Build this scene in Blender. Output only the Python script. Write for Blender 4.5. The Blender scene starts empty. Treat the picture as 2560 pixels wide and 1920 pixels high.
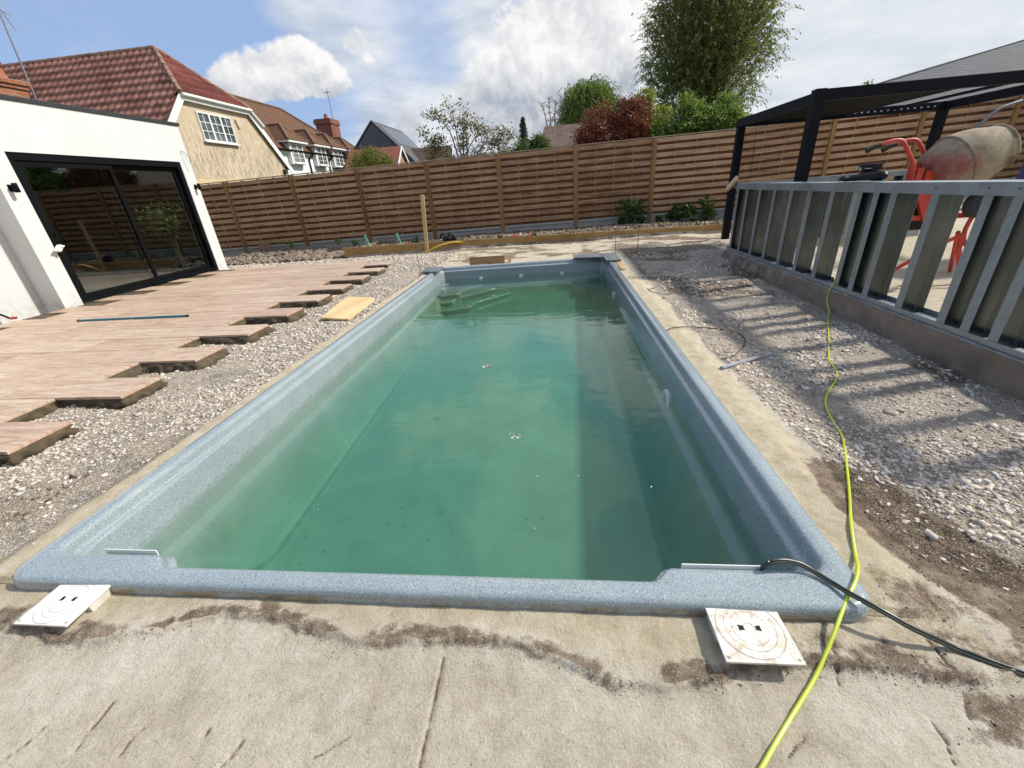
import bpy, bmesh, math, random
import numpy as np
from mathutils import Vector, Matrix
random.seed(7); rng = np.random.default_rng(7)
SC = bpy.context.scene; COL = SC.collection
PI = math.pi
# ------------------------------------------------------------------ camera
CH = 1.2
pitch, yaw, roll, FPX = 0.442777, -0.124135, -0.0756035, 1032.11
_d = np.array([math.sin(yaw)*math.cos(pitch), math.cos(yaw)*math.cos(pitch), -math.sin(pitch)])
_r = np.array([math.cos(yaw), -math.sin(yaw), 0.0]); _u = np.cross(_r, _d)
RX = math.cos(roll)*_r + math.sin(roll)*_u; UX = -math.sin(roll)*_r + math.cos(roll)*_u
cam = bpy.data.cameras.new('camera'); camo = bpy.data.objects.new('camera', cam); COL.objects.link(camo)
cam.sensor_width = 36; cam.lens = 36*FPX/2560; cam.clip_start = .02; cam.clip_end = 3000
M = Matrix(((RX[0], UX[0], -_d[0], 0), (RX[1], UX[1], -_d[1], 0), (RX[2], UX[2], -_d[2], CH), (0, 0, 0, 1)))
camo.matrix_world = M; SC.camera = camo
def ray(px, py): return (px-1280)/FPX*RX - (py-960)/FPX*UX + _d
# ------------------------------------------------------------------ render / view
SC.render.engine = 'CYCLES'
SC.view_settings.view_transform = 'Standard'; SC.view_settings.look = 'None'
SC.view_settings.exposure = 0.20; SC.view_settings.gamma = 1
SC.cycles.max_bounces = 8; SC.cycles.transparent_max_bounces = 16; SC.cycles.use_denoising = True
SC.cycles.sample_clamp_indirect = 6; SC.cycles.caustics_reflective = False; SC.cycles.caustics_refractive = False
# ------------------------------------------------------------------ sun + sky
SUN_EL, SUN_AZ = math.radians(42), math.radians(75)      # azimuth measured from +Y towards +X
sd = Vector((math.sin(SUN_AZ)*math.cos(SUN_EL), math.cos(SUN_AZ)*math.cos(SUN_EL), math.sin(SUN_EL)))
sl = bpy.data.lights.new('sun', 'SUN'); sl.energy = 4.3; sl.angle = math.radians(3.2); sl.color = (1, .955, .87)
so = bpy.data.objects.new('sun', sl); COL.objects.link(so); so.rotation_euler = (-sd).to_track_quat('-Z', 'Y').to_euler()
so.location = (20, 8, 20)
W = bpy.data.worlds.new('World'); SC.world = W; W.use_nodes = True
def build_world():
    nt = W.node_tree; nt.nodes.clear(); N = nt.nodes.new; L = nt.links.new
    def math_(op, a, b=None, c=None, clamp=False):
        n = N('ShaderNodeMath'); n.operation = op; n.use_clamp = clamp
        for i, v in enumerate((a, b, c)):
            if v is None: continue
            if isinstance(v, (int, float)): n.inputs[i].default_value = v
            else: L(v, n.inputs[i])
        return n.outputs[0]
    out = N('ShaderNodeOutputWorld'); bg = N('ShaderNodeBackground'); L(bg.outputs[0], out.inputs[0])
    sky = N('ShaderNodeTexSky'); sky.sky_type = 'NISHITA'; sky.sun_disc = False
    sky.sun_elevation = SUN_EL; sky.sun_rotation = SUN_AZ; sky.air_density = 1.0; sky.dust_density = .6; sky.ozone_density = 1.6
    tc = N('ShaderNodeTexCoord'); gen = tc.outputs['Generated']
    sx = N('ShaderNodeSeparateXYZ'); L(gen, sx.inputs[0])
    # project the direction onto a cloud layer so clouds flatten towards the horizon
    z = math_('MAXIMUM', sx.outputs[2], 0.0)
    den = math_('ADD', z, .16)
    u = math_('DIVIDE', sx.outputs[0], den); v = math_('DIVIDE', sx.outputs[1], den)
    cb = N('ShaderNodeCombineXYZ'); L(u, cb.inputs[0]); L(v, cb.inputs[1]); L(math_('MULTIPLY', z, 3.0), cb.inputs[2])
    def noise(vec, scale, det, rough, dist=0, w=0):
        n = N('ShaderNodeTexNoise'); n.noise_dimensions = '4D'; n.inputs['W'].default_value = w
        n.inputs['Scale'].default_value = scale; n.inputs['Detail'].default_value = det
        n.inputs['Roughness'].default_value = rough; n.inputs['Distortion'].default_value = dist; L(vec, n.inputs['Vector']); return n.outputs['Fac']
    def gauss(d, s):                                                  # soft patch of sky around a world direction
        n = N('ShaderNodeVectorMath'); n.operation = 'DISTANCE'; L(gen, n.inputs[0])
        v_ = Vector(d).normalized(); n.inputs[1].default_value = v_
        q = math_('DIVIDE', n.outputs['Value'], s); q = math_('MULTIPLY', q, q); q = math_('MULTIPLY', q, -1.0)
        return math_('EXPONENT', q)
    n1 = noise(cb.outputs[0], 1.1, 8, .55, .25, 3.3)
    n2 = noise(gen, 9.5, 12, .64, .25, 1.0)
    n3 = noise(gen, 4.0, 6, .55, .1, 6.0)
    # overcast cover grows towards the right, blue opens on the left
    az = math_('MULTIPLY', sx.outputs[0], .55)
    cover = math_('ADD', math_('MULTIPLY', n1, 1.0), az)
    cover = math_('ADD', cover, math_('MULTIPLY', math_('SUBTRACT', n3, .5), .7))
    for d, s, w in [((-.04, .98, .19), .17, .45), ((.09, .97, .24), .18, .55), ((.5, .85, .16), .45, .55), ((.54, .82, .3), .3, .3),
                    ((-.2, .94, .265), .10, -.5), ((-.02, .95, .31), .09, -.55), ((-.28, .75, .6), .22, -.5), ((.15, .8, .55), .18, -.5), ((-.59, .76, .27), .16, -.35), ((-.42, .86, .31), .09, .36), ((-.2, .93, .32), .12, .34), ((-.67, .69, .27), .13, .50), ((-.58, .78, .22), .10, .22), ((-.34, .91, .17), .12, .22), ((-.25, .95, .12), .16, .42), ((0, 0, 1), 1.0, .22)]:
        cover = math_('ADD', cover, math_('MULTIPLY', gauss(d, s), w))
    mr = N('ShaderNodeMapRange'); mr.interpolation_type = 'SMOOTHSTEP'; L(cover, mr.inputs[0])
    mr.inputs[1].default_value = .45; mr.inputs[2].default_value = .86
    thin = mr.outputs[0]
    # cumulus heads with hard edges
    cum = None
    flat = N('ShaderNodeMapRange'); flat.interpolation_type = 'SMOOTHSTEP'; L(math_('ADD', sx.outputs[2], math_('MULTIPLY', math_('SUBTRACT', n2, .5), .05)), flat.inputs[0]); flat.inputs[1].default_value = .155; flat.inputs[2].default_value = .185
    for d, s, w, fl in [((-.555, .812, .182), .030, 1.0, 1), ((-.515, .835, .198), .036, 1.3, 1), ((-.475, .857, .203), .036, 1.3, 1), ((-.440, .872, .222), .034, 1.4, 1), ((-.405, .892, .196), .034, 1.2, 1), ((-.335, .91, .245), .030, .62, 0), ((-.365, .90, .255), .022, .5, 0),
                        ((-.05, .98, .20), .11, .62, 0), ((.08, .97, .21), .11, .72, 0), ((-.02, .99, .10), .14, .65, 0), ((-.13, .985, .13), .06, .6, 0), ((.13, .94, .31), .10, .8, 0), ((.0, .98, .26), .05, .6, 0), ((-.30, .945, .125), .05, .5, 0), ((-.12, .86, .50), .13, .9, 0), ((.05, .78, .62), .12, .9, 0), ((-.30, .80, .52), .10, .8, 0), ((.2, .88, .42), .10, .8, 0), ((-.1, .68, .72), .15, .9, 0)]:
        g = math_('MULTIPLY', gauss(d, s), w)
        if fl: g = math_('MULTIPLY', g, flat.outputs[0])
        cum = g if cum is None else math_('ADD', cum, g)
    cn = math_('ADD', cum, math_('MULTIPLY', math_('MULTIPLY', math_('SUBTRACT', n2, .5), 2.9), math_('MINIMUM', math_('MULTIPLY', cum, 2.2), 1.0)))
    mc = N('ShaderNodeMapRange'); mc.interpolation_type = 'SMOOTHSTEP'; L(cn, mc.inputs[0]); mc.inputs[1].default_value = .33; mc.inputs[2].default_value = .66
    # the same cumulus field a little lower tells lit heads from grey bases
    mp = N('ShaderNodeVectorMath'); mp.operation = 'ADD'; L(gen, mp.inputs[0]); mp.inputs[1].default_value = (.012, 0, .022)
    n2b = noise(mp.outputs[0], 9.5, 12, .64, .25, 1.0)
    dif = math_('SUBTRACT', n2b, n2)
    lit = N('ShaderNodeMapRange'); L(dif, lit.inputs[0]); lit.inputs[1].default_value = .10; lit.inputs[2].default_value = -.12
    base = N('ShaderNodeMapRange'); L(sx.outputs[2], base.inputs[0]); base.inputs[1].default_value = .155; base.inputs[2].default_value = .215
    litc = math_('MULTIPLY', math_('ADD', math_('MULTIPLY', lit.outputs[0], .6), math_('MULTIPLY', base.outputs[0], .55)), 1.0, clamp=True)
    def mix(fac, a, b):
        m = N('ShaderNodeMix'); m.data_type = 'RGBA'
        if isinstance(fac, (int, float)): m.inputs[0].default_value = fac
        else: L(fac, m.inputs[0])
        for i, c in ((6, a), (7, b)):
            if isinstance(c, tuple): m.inputs[i].default_value = (*c, 1)
            else: L(c, m.inputs[i])
        return m.outputs[2]
    K = 7.6
    sh = noise(cb.outputs[0], 2.2, 7, .6, .2, 9.0)
    shr = N('ShaderNodeMapRange'); L(sh, shr.inputs[0]); shr.inputs[1].default_value = .38; shr.inputs[2].default_value = .62
    veil = mix(shr.outputs[0], (.52*K, .60*K, .72*K), (.92*K, .94*K, .97*K))
    rightw = N('ShaderNodeMapRange'); L(sx.outputs[0], rightw.inputs[0]); rightw.inputs[1].default_value = .1; rightw.inputs[2].default_value = .45
    veil = mix(math_('MULTIPLY', rightw.outputs[0], .6), veil, (.90*K, .93*K, .95*K))
    cumc = mix(litc, (.42*K, .47*K, .56*K), (1.02*K, 1.01*K, 1.0*K))
    skyc = N('ShaderNodeHueSaturation'); skyc.inputs['Saturation'].default_value = 1.08; skyc.inputs['Value'].default_value = .95; L(sky.outputs[0], skyc.inputs['Color'])
    hz = N('ShaderNodeMapRange'); L(sx.outputs[2], hz.inputs[0]); hz.inputs[1].default_value = .55; hz.inputs[2].default_value = .0; hz.inputs[3].default_value = 0; hz.inputs[4].default_value = .55
    blue = mix(.72, skyc.outputs[0], (.40*K, .56*K, .90*K))
    c = mix(math_('MULTIPLY', thin, .93), blue, veil)
    c = mix(mc.outputs[0], c, cumc)
    L(c, bg.inputs[0]); bg.inputs[1].default_value = .11
build_world()
# ------------------------------------------------------------------ helpers
class MB:
    def __init__(s): s.v = []; s.f = []; s.m = []
    def add(s, vs, fs, mi=0):
        o = len(s.v); s.v += [tuple(float(c) for c in v) for v in vs]; s.f += [tuple(i+o for i in f) for f in fs]; s.m += [mi]*len(fs)
    def box(s, lo, hi, mi=0, rz=0, mat=None):
        (x0, y0, z0), (x1, y1, z1) = lo, hi
        vs = [(x0, y0, z0), (x1, y0, z0), (x1, y1, z0), (x0, y1, z0), (x0, y0, z1), (x1, y0, z1), (x1, y1, z1), (x0, y1, z1)]
        if rz:
            cx, cy = (x0+x1)/2, (y0+y1)/2; c, n = math.cos(rz), math.sin(rz)
            vs = [(cx+(x-cx)*c-(y-cy)*n, cy+(x-cx)*n+(y-cy)*c, z) for x, y, z in vs]
        if mat is not None: vs = [tuple(mat @ Vector(v)) for v in vs]
        s.add(vs, [(0, 3, 2, 1), (4, 5, 6, 7), (0, 1, 5, 4), (1, 2, 6, 5), (2, 3, 7, 6), (3, 0, 4, 7)], mi); return s
    def beam(s, a, b, w, h, mi=0, up=(0, 0, 1)):                        # box along a->b, w sideways, h along up
        a, b, up = Vector(a), Vector(b), Vector(up); d = (b-a).normalized(); sd_ = d.cross(up).normalized(); up = sd_.cross(d)
        p = [a+sd_*sx*w/2+up*sz*h/2 for sx, sz in ((-1, -1), (1, -1), (1, 1), (-1, 1))]; q = [v+(b-a) for v in p]
        s.add(p+q, [(0, 1, 2, 3), (7, 6, 5, 4), (0, 4, 5, 1), (1, 5, 6, 2), (2, 6, 7, 3), (3, 7, 4, 0)], mi); return s
    def tube(s, pts, r, n=8, mi=0, cap=True):
        pts = [Vector(p) for p in pts]; k = len(pts); rr = r if isinstance(r, (list, tuple)) else [r]*k
        o = len(s.v); up = Vector((0, 0, 1)); prev = None
        for i, p in enumerate(pts):
            d = (pts[min(i+1, k-1)]-pts[max(i-1, 0)]).normalized()
            if prev is None: a = d.orthogonal().normalized()
            else: a = (prev-d*prev.dot(d)); a = a.normalized() if a.length > 1e-6 else d.orthogonal().normalized()
            prev = a; b = d.cross(a)
            for j in range(n):
                t = 2*PI*j/n; s.v.append(tuple(p+(a*math.cos(t)+b*math.sin(t))*rr[i]))
        for i in range(k-1):
            for j in range(n):
                j2 = (j+1) % n; s.f.append((o+i*n+j, o+i*n+j2, o+(i+1)*n+j2, o+(i+1)*n+j)); s.m.append(mi)
        if cap: s.f.append(tuple(o+j for j in range(n))[::-1]); s.m.append(mi); s.f.append(tuple(o+(k-1)*n+j for j in range(n))); s.m.append(mi)
        return s
    def lathe(s, prof, n=32, mi=0, mat=None):                           # prof (r, z)
        o = len(s.v)
        for r, z in prof:
            for j in range(n):
                t = 2*PI*j/n; v = Vector((r*math.cos(t), r*math.sin(t), z)); s.v.append(tuple(mat @ v if mat else v))
        for i in range(len(prof)-1):
            for j in range(n):
                j2 = (j+1) % n; s.f.append((o+i*n+j, o+i*n+j2, o+(i+1)*n+j2, o+(i+1)*n+j)); s.m.append(mi)
        return s
    def prism(s, poly, z0, z1, mi=0, axis=2):                            # poly extruded along an axis (0 x, 1 y, 2 z)
        n = len(poly)
        def P(p, t): return {2: (p[0], p[1], t), 1: (p[0], t, p[1]), 0: (t, p[0], p[1])}[axis]
        vs = [P(p, z0) for p in poly]+[P(p, z1) for p in poly]
        s.add(vs, [tuple(range(n))[::-1], tuple(range(n, 2*n))]+[(i, (i+1) % n, n+(i+1) % n, n+i) for i in range(n)], mi); return s
    def build(s, name, mats=None, parent=None, smooth=False, bevel=0, seg=2, fixn=True):
        me = bpy.data.meshes.new(name); me.from_pydata(s.v, [], s.f); 
        mats = mats if isinstance(mats, (list, tuple)) else [mats]
        for m in mats:
            if m: me.materials.append(m)
        if len(mats) > 1: me.polygons.foreach_set('material_index', s.m)
        if fixn:
            bm = bmesh.new(); bm.from_mesh(me); bmesh.ops.recalc_face_normals(bm, faces=bm.faces); bm.to_mesh(me); bm.free()
        if smooth: me.polygons.foreach_set('use_smooth', [True]*len(me.polygons))
        o = bpy.data.objects.new(name, me); COL.objects.link(o); o.parent = parent
        if bevel:
            b = o.modifiers.new('bevel', 'BEVEL'); b.width = bevel; b.segments = seg; b.limit_method = 'ANGLE'; b.angle_limit = math.radians(40)
        if smooth and smooth != 2:
            me.set_sharp_from_angle(angle=math.radians(40))
        return o
def tag(o, label=None, cat=None, group=None, kind=None):
    if label: o['label'] = label
    if cat: o['category'] = cat
    if group: o['group'] = group
    if kind: o['kind'] = kind
    return o
def empty(name, loc, label, cat, group=None, rz=0):
    o = bpy.data.objects.new(name, None); COL.objects.link(o); o.location = loc; o.rotation_euler = (0, 0, rz); o.empty_display_size = .1
    return tag(o, label, cat, group)
def under(root, *objs):                                                # world-space parts parented to an empty standing at its base
    for o in objs:
        o.parent = root; o.matrix_parent_inverse = root.matrix_world.inverted() if False else Matrix.LocRotScale(root.location, root.rotation_euler, None).inverted()
    return objs[0] if len(objs) == 1 else objs
def fast(name, verts, faces_n, idx, mat, parent=None, smooth=False, attr=None):
    """numpy mesh: all faces with faces_n corners"""
    me = bpy.data.meshes.new(name); nv = len(verts); nf = len(idx)//faces_n
    me.vertices.add(nv); me.vertices.foreach_set('co', np.asarray(verts, dtype=np.float32).ravel())
    me.loops.add(len(idx)); me.loops.foreach_set('vertex_index', np.asarray(idx, dtype=np.int32))
    me.polygons.add(nf); me.polygons.foreach_set('loop_start', np.arange(nf, dtype=np.int32)*faces_n)
    me.polygons.foreach_set('loop_total', np.full(nf, faces_n, dtype=np.int32))
    if smooth: me.polygons.foreach_set('use_smooth', np.ones(nf, dtype=bool))
    me.materials.append(mat)
    if attr is not None:
        for k, a in attr.items():
            if a.ndim == 1:
                at = me.attributes.new(k, 'FLOAT', 'POINT'); at.data.foreach_set('value', a.astype(np.float32))
            else:
                at = me.attributes.new(k, 'FLOAT_COLOR', 'POINT'); at.data.foreach_set('color', a.astype(np.float32).ravel())
    me.update(calc_edges=True); me.validate()
    o = bpy.data.objects.new(name, me); COL.objects.link(o); o.parent = parent; return o
# ---- materials
class Mat:
    def __init__(s, name, rough=.6, color=(.5, .5, .5), metal=0, spec=.5):
        s.m = bpy.data.materials.new(name); s.m.use_nodes = True; s.nt = s.m.node_tree; s.b = s.nt.nodes['Principled BSDF']
        s.b.inputs['Roughness'].default_value = rough; s.b.inputs['Base Color'].default_value = (*color, 1); s.b.inputs['Metallic'].default_value = metal
        s.b.inputs['Specular IOR Level'].default_value = spec
    def N(s, t): return s.nt.nodes.new(t)
    def L(s, a, b): s.nt.links.new(a, b)
    def coord(s, scale=(1, 1, 1), kind='Object', rot=(0, 0, 0)):
        tc = s.N('ShaderNodeTexCoord'); mp = s.N('ShaderNodeMapping'); mp.inputs['Scale'].default_value = scale; mp.inputs['Rotation'].default_value = rot
        if kind == 'World': g = s.N('ShaderNodeNewGeometry'); s.L(g.outputs['Position'], mp.inputs[0])
        else: s.L(tc.outputs[kind], mp.inputs[0])
        return mp.outputs[0]
    def noise(s, vec, scale, det=4, rough=.55, dist=0):
        n = s.N('ShaderNodeTexNoise'); n.inputs['Scale'].default_value = scale; n.inputs['Detail'].default_value = det
        n.inputs['Roughness'].default_value = rough; n.inputs['Distortion'].default_value = dist
        if vec: s.L(vec, n.inputs['Vector'])
        return n.outputs['Fac']
    def vor(s, vec, scale, feature='F1', out='Distance', rand=1):
        n = s.N('ShaderNodeTexVoronoi'); n.feature = feature; n.inputs['Scale'].default_value = scale; n.inputs['Randomness'].default_value = rand
        if vec: s.L(vec, n.inputs['Vector'])
        return n.outputs[out]
    def ramp(s, fac, stops, interp='LINEAR'):
        n = s.N('ShaderNodeValToRGB'); n.color_ramp.interpolation = interp; e = n.color_ramp.elements
        while len(e) < len(stops): e.new(.5)
        for i, (p, c) in enumerate(stops): e[i].position = p; e[i].color = (*c, 1) if len(c) == 3 else c
        s.L(fac, n.inputs[0]); return n.outputs[0]
    def rng(s, v, a, b, c=0, d=1, smooth=False):
        n = s.N('ShaderNodeMapRange'); s.L(v, n.inputs[0])
        if smooth: n.interpolation_type = 'SMOOTHSTEP'
        for i, q in enumerate((a, b, c, d)): n.inputs[i+1].default_value = q
        return n.outputs[0]
    def mix(s, fac, a, b, mode='MIX'):
        n = s.N('ShaderNodeMix'); n.data_type = 'RGBA'; n.blend_type = mode
        if isinstance(fac, (int, float)): n.inputs[0].default_value = fac
        else: s.L(fac, n.inputs[0])
        for i, c in ((6, a), (7, b)):
            if isinstance(c, tuple): n.inputs[i].default_value = (*c, 1)
            else: s.L(c, n.inputs[i])
        return n.outputs[2]
    def op(s, o, a, b=None, clamp=False):
        n = s.N('ShaderNodeMath'); n.operation = o; n.use_clamp = clamp
        for i, v in enumerate((a, b)):
            if v is None: continue
            if isinstance(v, (int, float)): n.inputs[i].default_value = v
            else: s.L(v, n.inputs[i])
        return n.outputs[0]
    def attr(s, name, out='Fac'):
        n = s.N('ShaderNodeAttribute'); n.attribute_name = name; return n.outputs[out]
    def sep(s, v):
        n = s.N('ShaderNodeSeparateXYZ'); s.L(v, n.inputs[0]); return n.outputs
    def color(s, c): s.L(c, s.b.inputs['Base Color']); return s
    def rough(s, c): s.L(c, s.b.inputs['Roughness']); return s
    def bump(s, h, strength=.3, dist=.01, prev=None):
        n = s.N('ShaderNodeBump'); n.inputs['Strength'].default_value = strength; n.inputs['Distance'].default_value = dist
        s.L(h, n.inputs['Height'])
        if prev is not None: s.L(prev, n.inputs['Normal'])
        s.L(n.outputs[0], s.b.inputs['Normal']); return n.outputs[0]
def simple(name, col, rough=.6, metal=0, var=.12, scale=6, bump=.0, bscale=60, spec=.5):
    m = Mat(name, rough, col, metal, spec); c = m.coord(); n = m.noise(c, scale, 5, .6)
    lo = tuple(max(0, x*(1-var)) for x in col); hi = tuple(min(1, x*(1+var)) for x in col)
    m.color(m.ramp(n, [(.3, lo), (.7, hi)]))
    if bump: m.bump(m.noise(c, bscale, 4), bump, .004)
    return m.m
def wood(name, dark, light, axis='X', scale=1.0, rough=.75, knots=True):
    m = Mat(name, rough); sc = {'X': (1.2, 14, 14), 'Y': (14, 1.2, 14), 'Z': (14, 14, 1.2)}[axis]
    c = m.coord(tuple(q*scale for q in sc)); oi = m.N('ShaderNodeObjectInfo')
    n = m.noise(c, 2.0, 6, .65, .6); n2 = m.noise(m.coord((1, 1, 1)), 1.7, 3)
    f = m.op('ADD', m.op('MULTIPLY', n, .75), m.op('MULTIPLY', n2, .4)); f = m.op('ADD', f, m.op('MULTIPLY', m.op('SUBTRACT', oi.outputs['Random'], .5), .18))
    f = m.op('ADD', f, m.op('MULTIPLY', m.op('SUBTRACT', m.noise(m.coord({'X': (.35, 1, 9), 'Y': (9, .35, 9), 'Z': (3, 3, .4)}[axis]), 1.3, 3), .5), .42)); col = m.ramp(f, [(.34, dark), (.56, tuple((a+b)/2 for a, b in zip(dark, light))), (.78, light)])
    if knots:
        k = m.vor(m.coord(tuple(q*.22*scale if q > 2 else 1.6*scale for q in sc)), 2.3)
        col = m.mix(m.rng(k, .05, .12, .75, 0), col, tuple(q*.35 for q in dark))
    m.color(col); m.bump(n, .25, .004); return m.m
# ------------------------------------------------------------------ value noise for the terrain
def vnoise(x, y, seed=0):
    r = np.random.default_rng(seed); T = r.random((256, 256))
    xi = np.floor(x).astype(int); yi = np.floor(y).astype(int); xf = x-xi; yf = y-yi
    xf = xf*xf*(3-2*xf); yf = yf*yf*(3-2*yf)
    a = T[xi % 256, yi % 256]; b = T[(xi+1) % 256, yi % 256]; c = T[xi % 256, (yi+1) % 256]; d = T[(xi+1) % 256, (yi+1) % 256]
    return (a*(1-xf)+b*xf)*(1-yf)+(c*(1-xf)+d*xf)*yf
def fbm(x, y, octv=5, seed=0, gain=.5):
    s = 0; a = 1; t = 0
    for i in range(octv): s = s+a*vnoise(x*2**i+i*17.3, y*2**i-i*9.1, seed+i); t += a; a *= gain
    return s/t
def sstep(a, b, x): t = np.clip((x-a)/(b-a), 0, 1); return t*t*(3-2*t)
PX0, PX1, PY0, PY1 = -2.13, .95, .90, 7.55                              # pool rim, outer edge
def py1(x): return PY1+.075*(x+.6)                                      # the far rim runs slightly off square
def ground_masks(x, y):
    w = (fbm(x*2.2, y*2.2, 4, 11)-.5)
    # distance outside the pool rim
    dx = np.maximum(np.maximum(PX0-x, x-PX1), 0); dy = np.maximum(np.maximum(PY0-y, y-py1(x)), 0); dist = np.hypot(dx, dy)
    left = sstep(-2.20, -2.32, x+w*.10); right = sstep(1.16, 1.30, x+w*.16+.10*sstep(3, 6, y)*0)
    near = sstep(1.02, .80, y+w*.2)                                    # smooth sand-cement slab in front
    rub_l = left*sstep(.60, 1.0, y-(x+2.1)*-.25+w*.3)
    rub_r = right*sstep(.9, 1.45, y-(x-1.2)*.25*-1+w*.5 - .0)*sstep(11, 9.6, y+w)
    far = sstep(7.5, 8.2, y+w*.8)
    rub = np.clip(rub_l+rub_r*(1-.75*far)*sstep(3.0, 2.9, x), 0, 1)
    rub = rub*(.72+.28*sstep(.35, .55, fbm(x*1.3+4, y*1.3, 3, 5)))
    # damp brown soil: strip beyond the right haunch, ridge across the front, trench by the kerb
    soil = sstep(.0, .28, 1-np.hypot((x-1.36+(y-1.2)*.22*1)/.23, (y-1.18)/.75)+w*.9)
    soil = np.maximum(soil, .9*sstep(.0, .25, .35-np.hypot((x-1.55)/.8, (y-.93+(x-1.3)*.25)/.16)*.35+w*.5)*(x > 1.0))
    rid_y = .765-.045*np.sin(x*2.6+.8)-.03*np.sin(x*7.1)+.035*(fbm(x*14, y*14, 3, 41)-.5)+.012
    ridge = np.exp(-((y-rid_y)/.030)**2)*(x < 1.3)*sstep(.30, .55, fbm(x*4, y*3, 3, 77))
    soil = np.maximum(soil, .62*ridge)
    bn = fbm(x*9+2, y*9, 4, 97); wide = .035+.075*sstep(.35, .65, fbm(x*1.8+1.3, x*0+3, 3, 98))
    band = sstep(-.012, .006, y-rid_y)*sstep(wide+.03, wide-.03, y-rid_y)*(x < 1.9)*(y < .95)
    soil = np.maximum(soil, band*(.25+.6*sstep(.38, .58, bn)))
    soil = np.maximum(soil, .75*sstep(.40, .60, fbm(x*5+8, y*5, 4, 99))*sstep(.62, .78, x)*sstep(1.5, 1.2, x)*sstep(.58, .66, y)*sstep(1.0, .9, y))
    ylw = sstep(.0, .1, y-rid_y)*sstep(.95, .85, y)*(x > -2.3)*(x < 1.2)   # yellower haunch between ridge and rim
    ylw = np.maximum(ylw, .7*(x > 2.95)*(x < 9)*(y < 9.2)*(y > -3))
    hau = sstep(.26, .17, dist+w*.06)*(y > .9)
    return rub, np.clip(soil, 0, 1), np.clip(np.maximum(ylw, hau), 0, 1), far, dist, w, ridge
CRACKS = [[(960, 1432), (948, 1480), (938, 1530), (925, 1590), (912, 1659)], [(120, 1560), (60, 1610), (10, 1650)], [(250, 1520), (185, 1600), (150, 1650)], [(330, 1560), (290, 1600), (255, 1650)], [(455, 1580), (430, 1625), (410, 1659)], [(530, 1600), (500, 1640), (480, 1659)], [(760, 1590), (720, 1620), (680, 1640)],
    [(1990, 1390), (2040, 1450), (2080, 1510), (2095, 1560)], [(1955, 1260), (1990, 1300), (2010, 1340)], [(1790, 1400), (1800, 1450), (1815, 1500)], [(1640, 1420), (1600, 1400), (1560, 1350)], [(1700, 1640), (1740, 1600)], [(1990, 1540), (2040, 1600), (2060, 1659)]]
def _flat(px, py, z=-.09): d = ray(px*1.15732, py*1.15732); t = (z-CH)/d[2]; return (d[0]*t, d[1]*t)
CRACKS = [[_flat(*p) for p in c] for c in CRACKS]
def crack_field(x, y):
    f = np.zeros(np.broadcast(x, y).shape); near = (y < 1.05) & (y > .3) & (x > -2.6) & (x < 2.3)
    if not near.any(): return f
    X, Y = np.broadcast_to(x, f.shape)[near], np.broadcast_to(y, f.shape)[near]
    X = X+.010*(fbm(X*30, Y*30, 2, 55)-.5); Y = Y+.010*(fbm(X*30+9, Y*30, 2, 56)-.5); g = np.zeros(X.shape)
    for ci, c in enumerate(CRACKS):
        for (ax, ay), (bx, by) in zip(c[:-1], c[1:]):
            vx, vy = bx-ax, by-ay; t = np.clip(((X-ax)*vx+(Y-ay)*vy)/(vx*vx+vy*vy), 0, 1); d = np.hypot(X-ax-t*vx, Y-ay-t*vy); w = .0030 if ci else .0045
            g = np.maximum(g, np.exp(-(d/w)**2)*(.55+.45*fbm(X*40, Y*40, 2, 57)))
    f[near] = g; return f
def edge_line(x): return .765-.045*np.sin(x*2.6+.8)-.03*np.sin(x*7.1)
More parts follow.
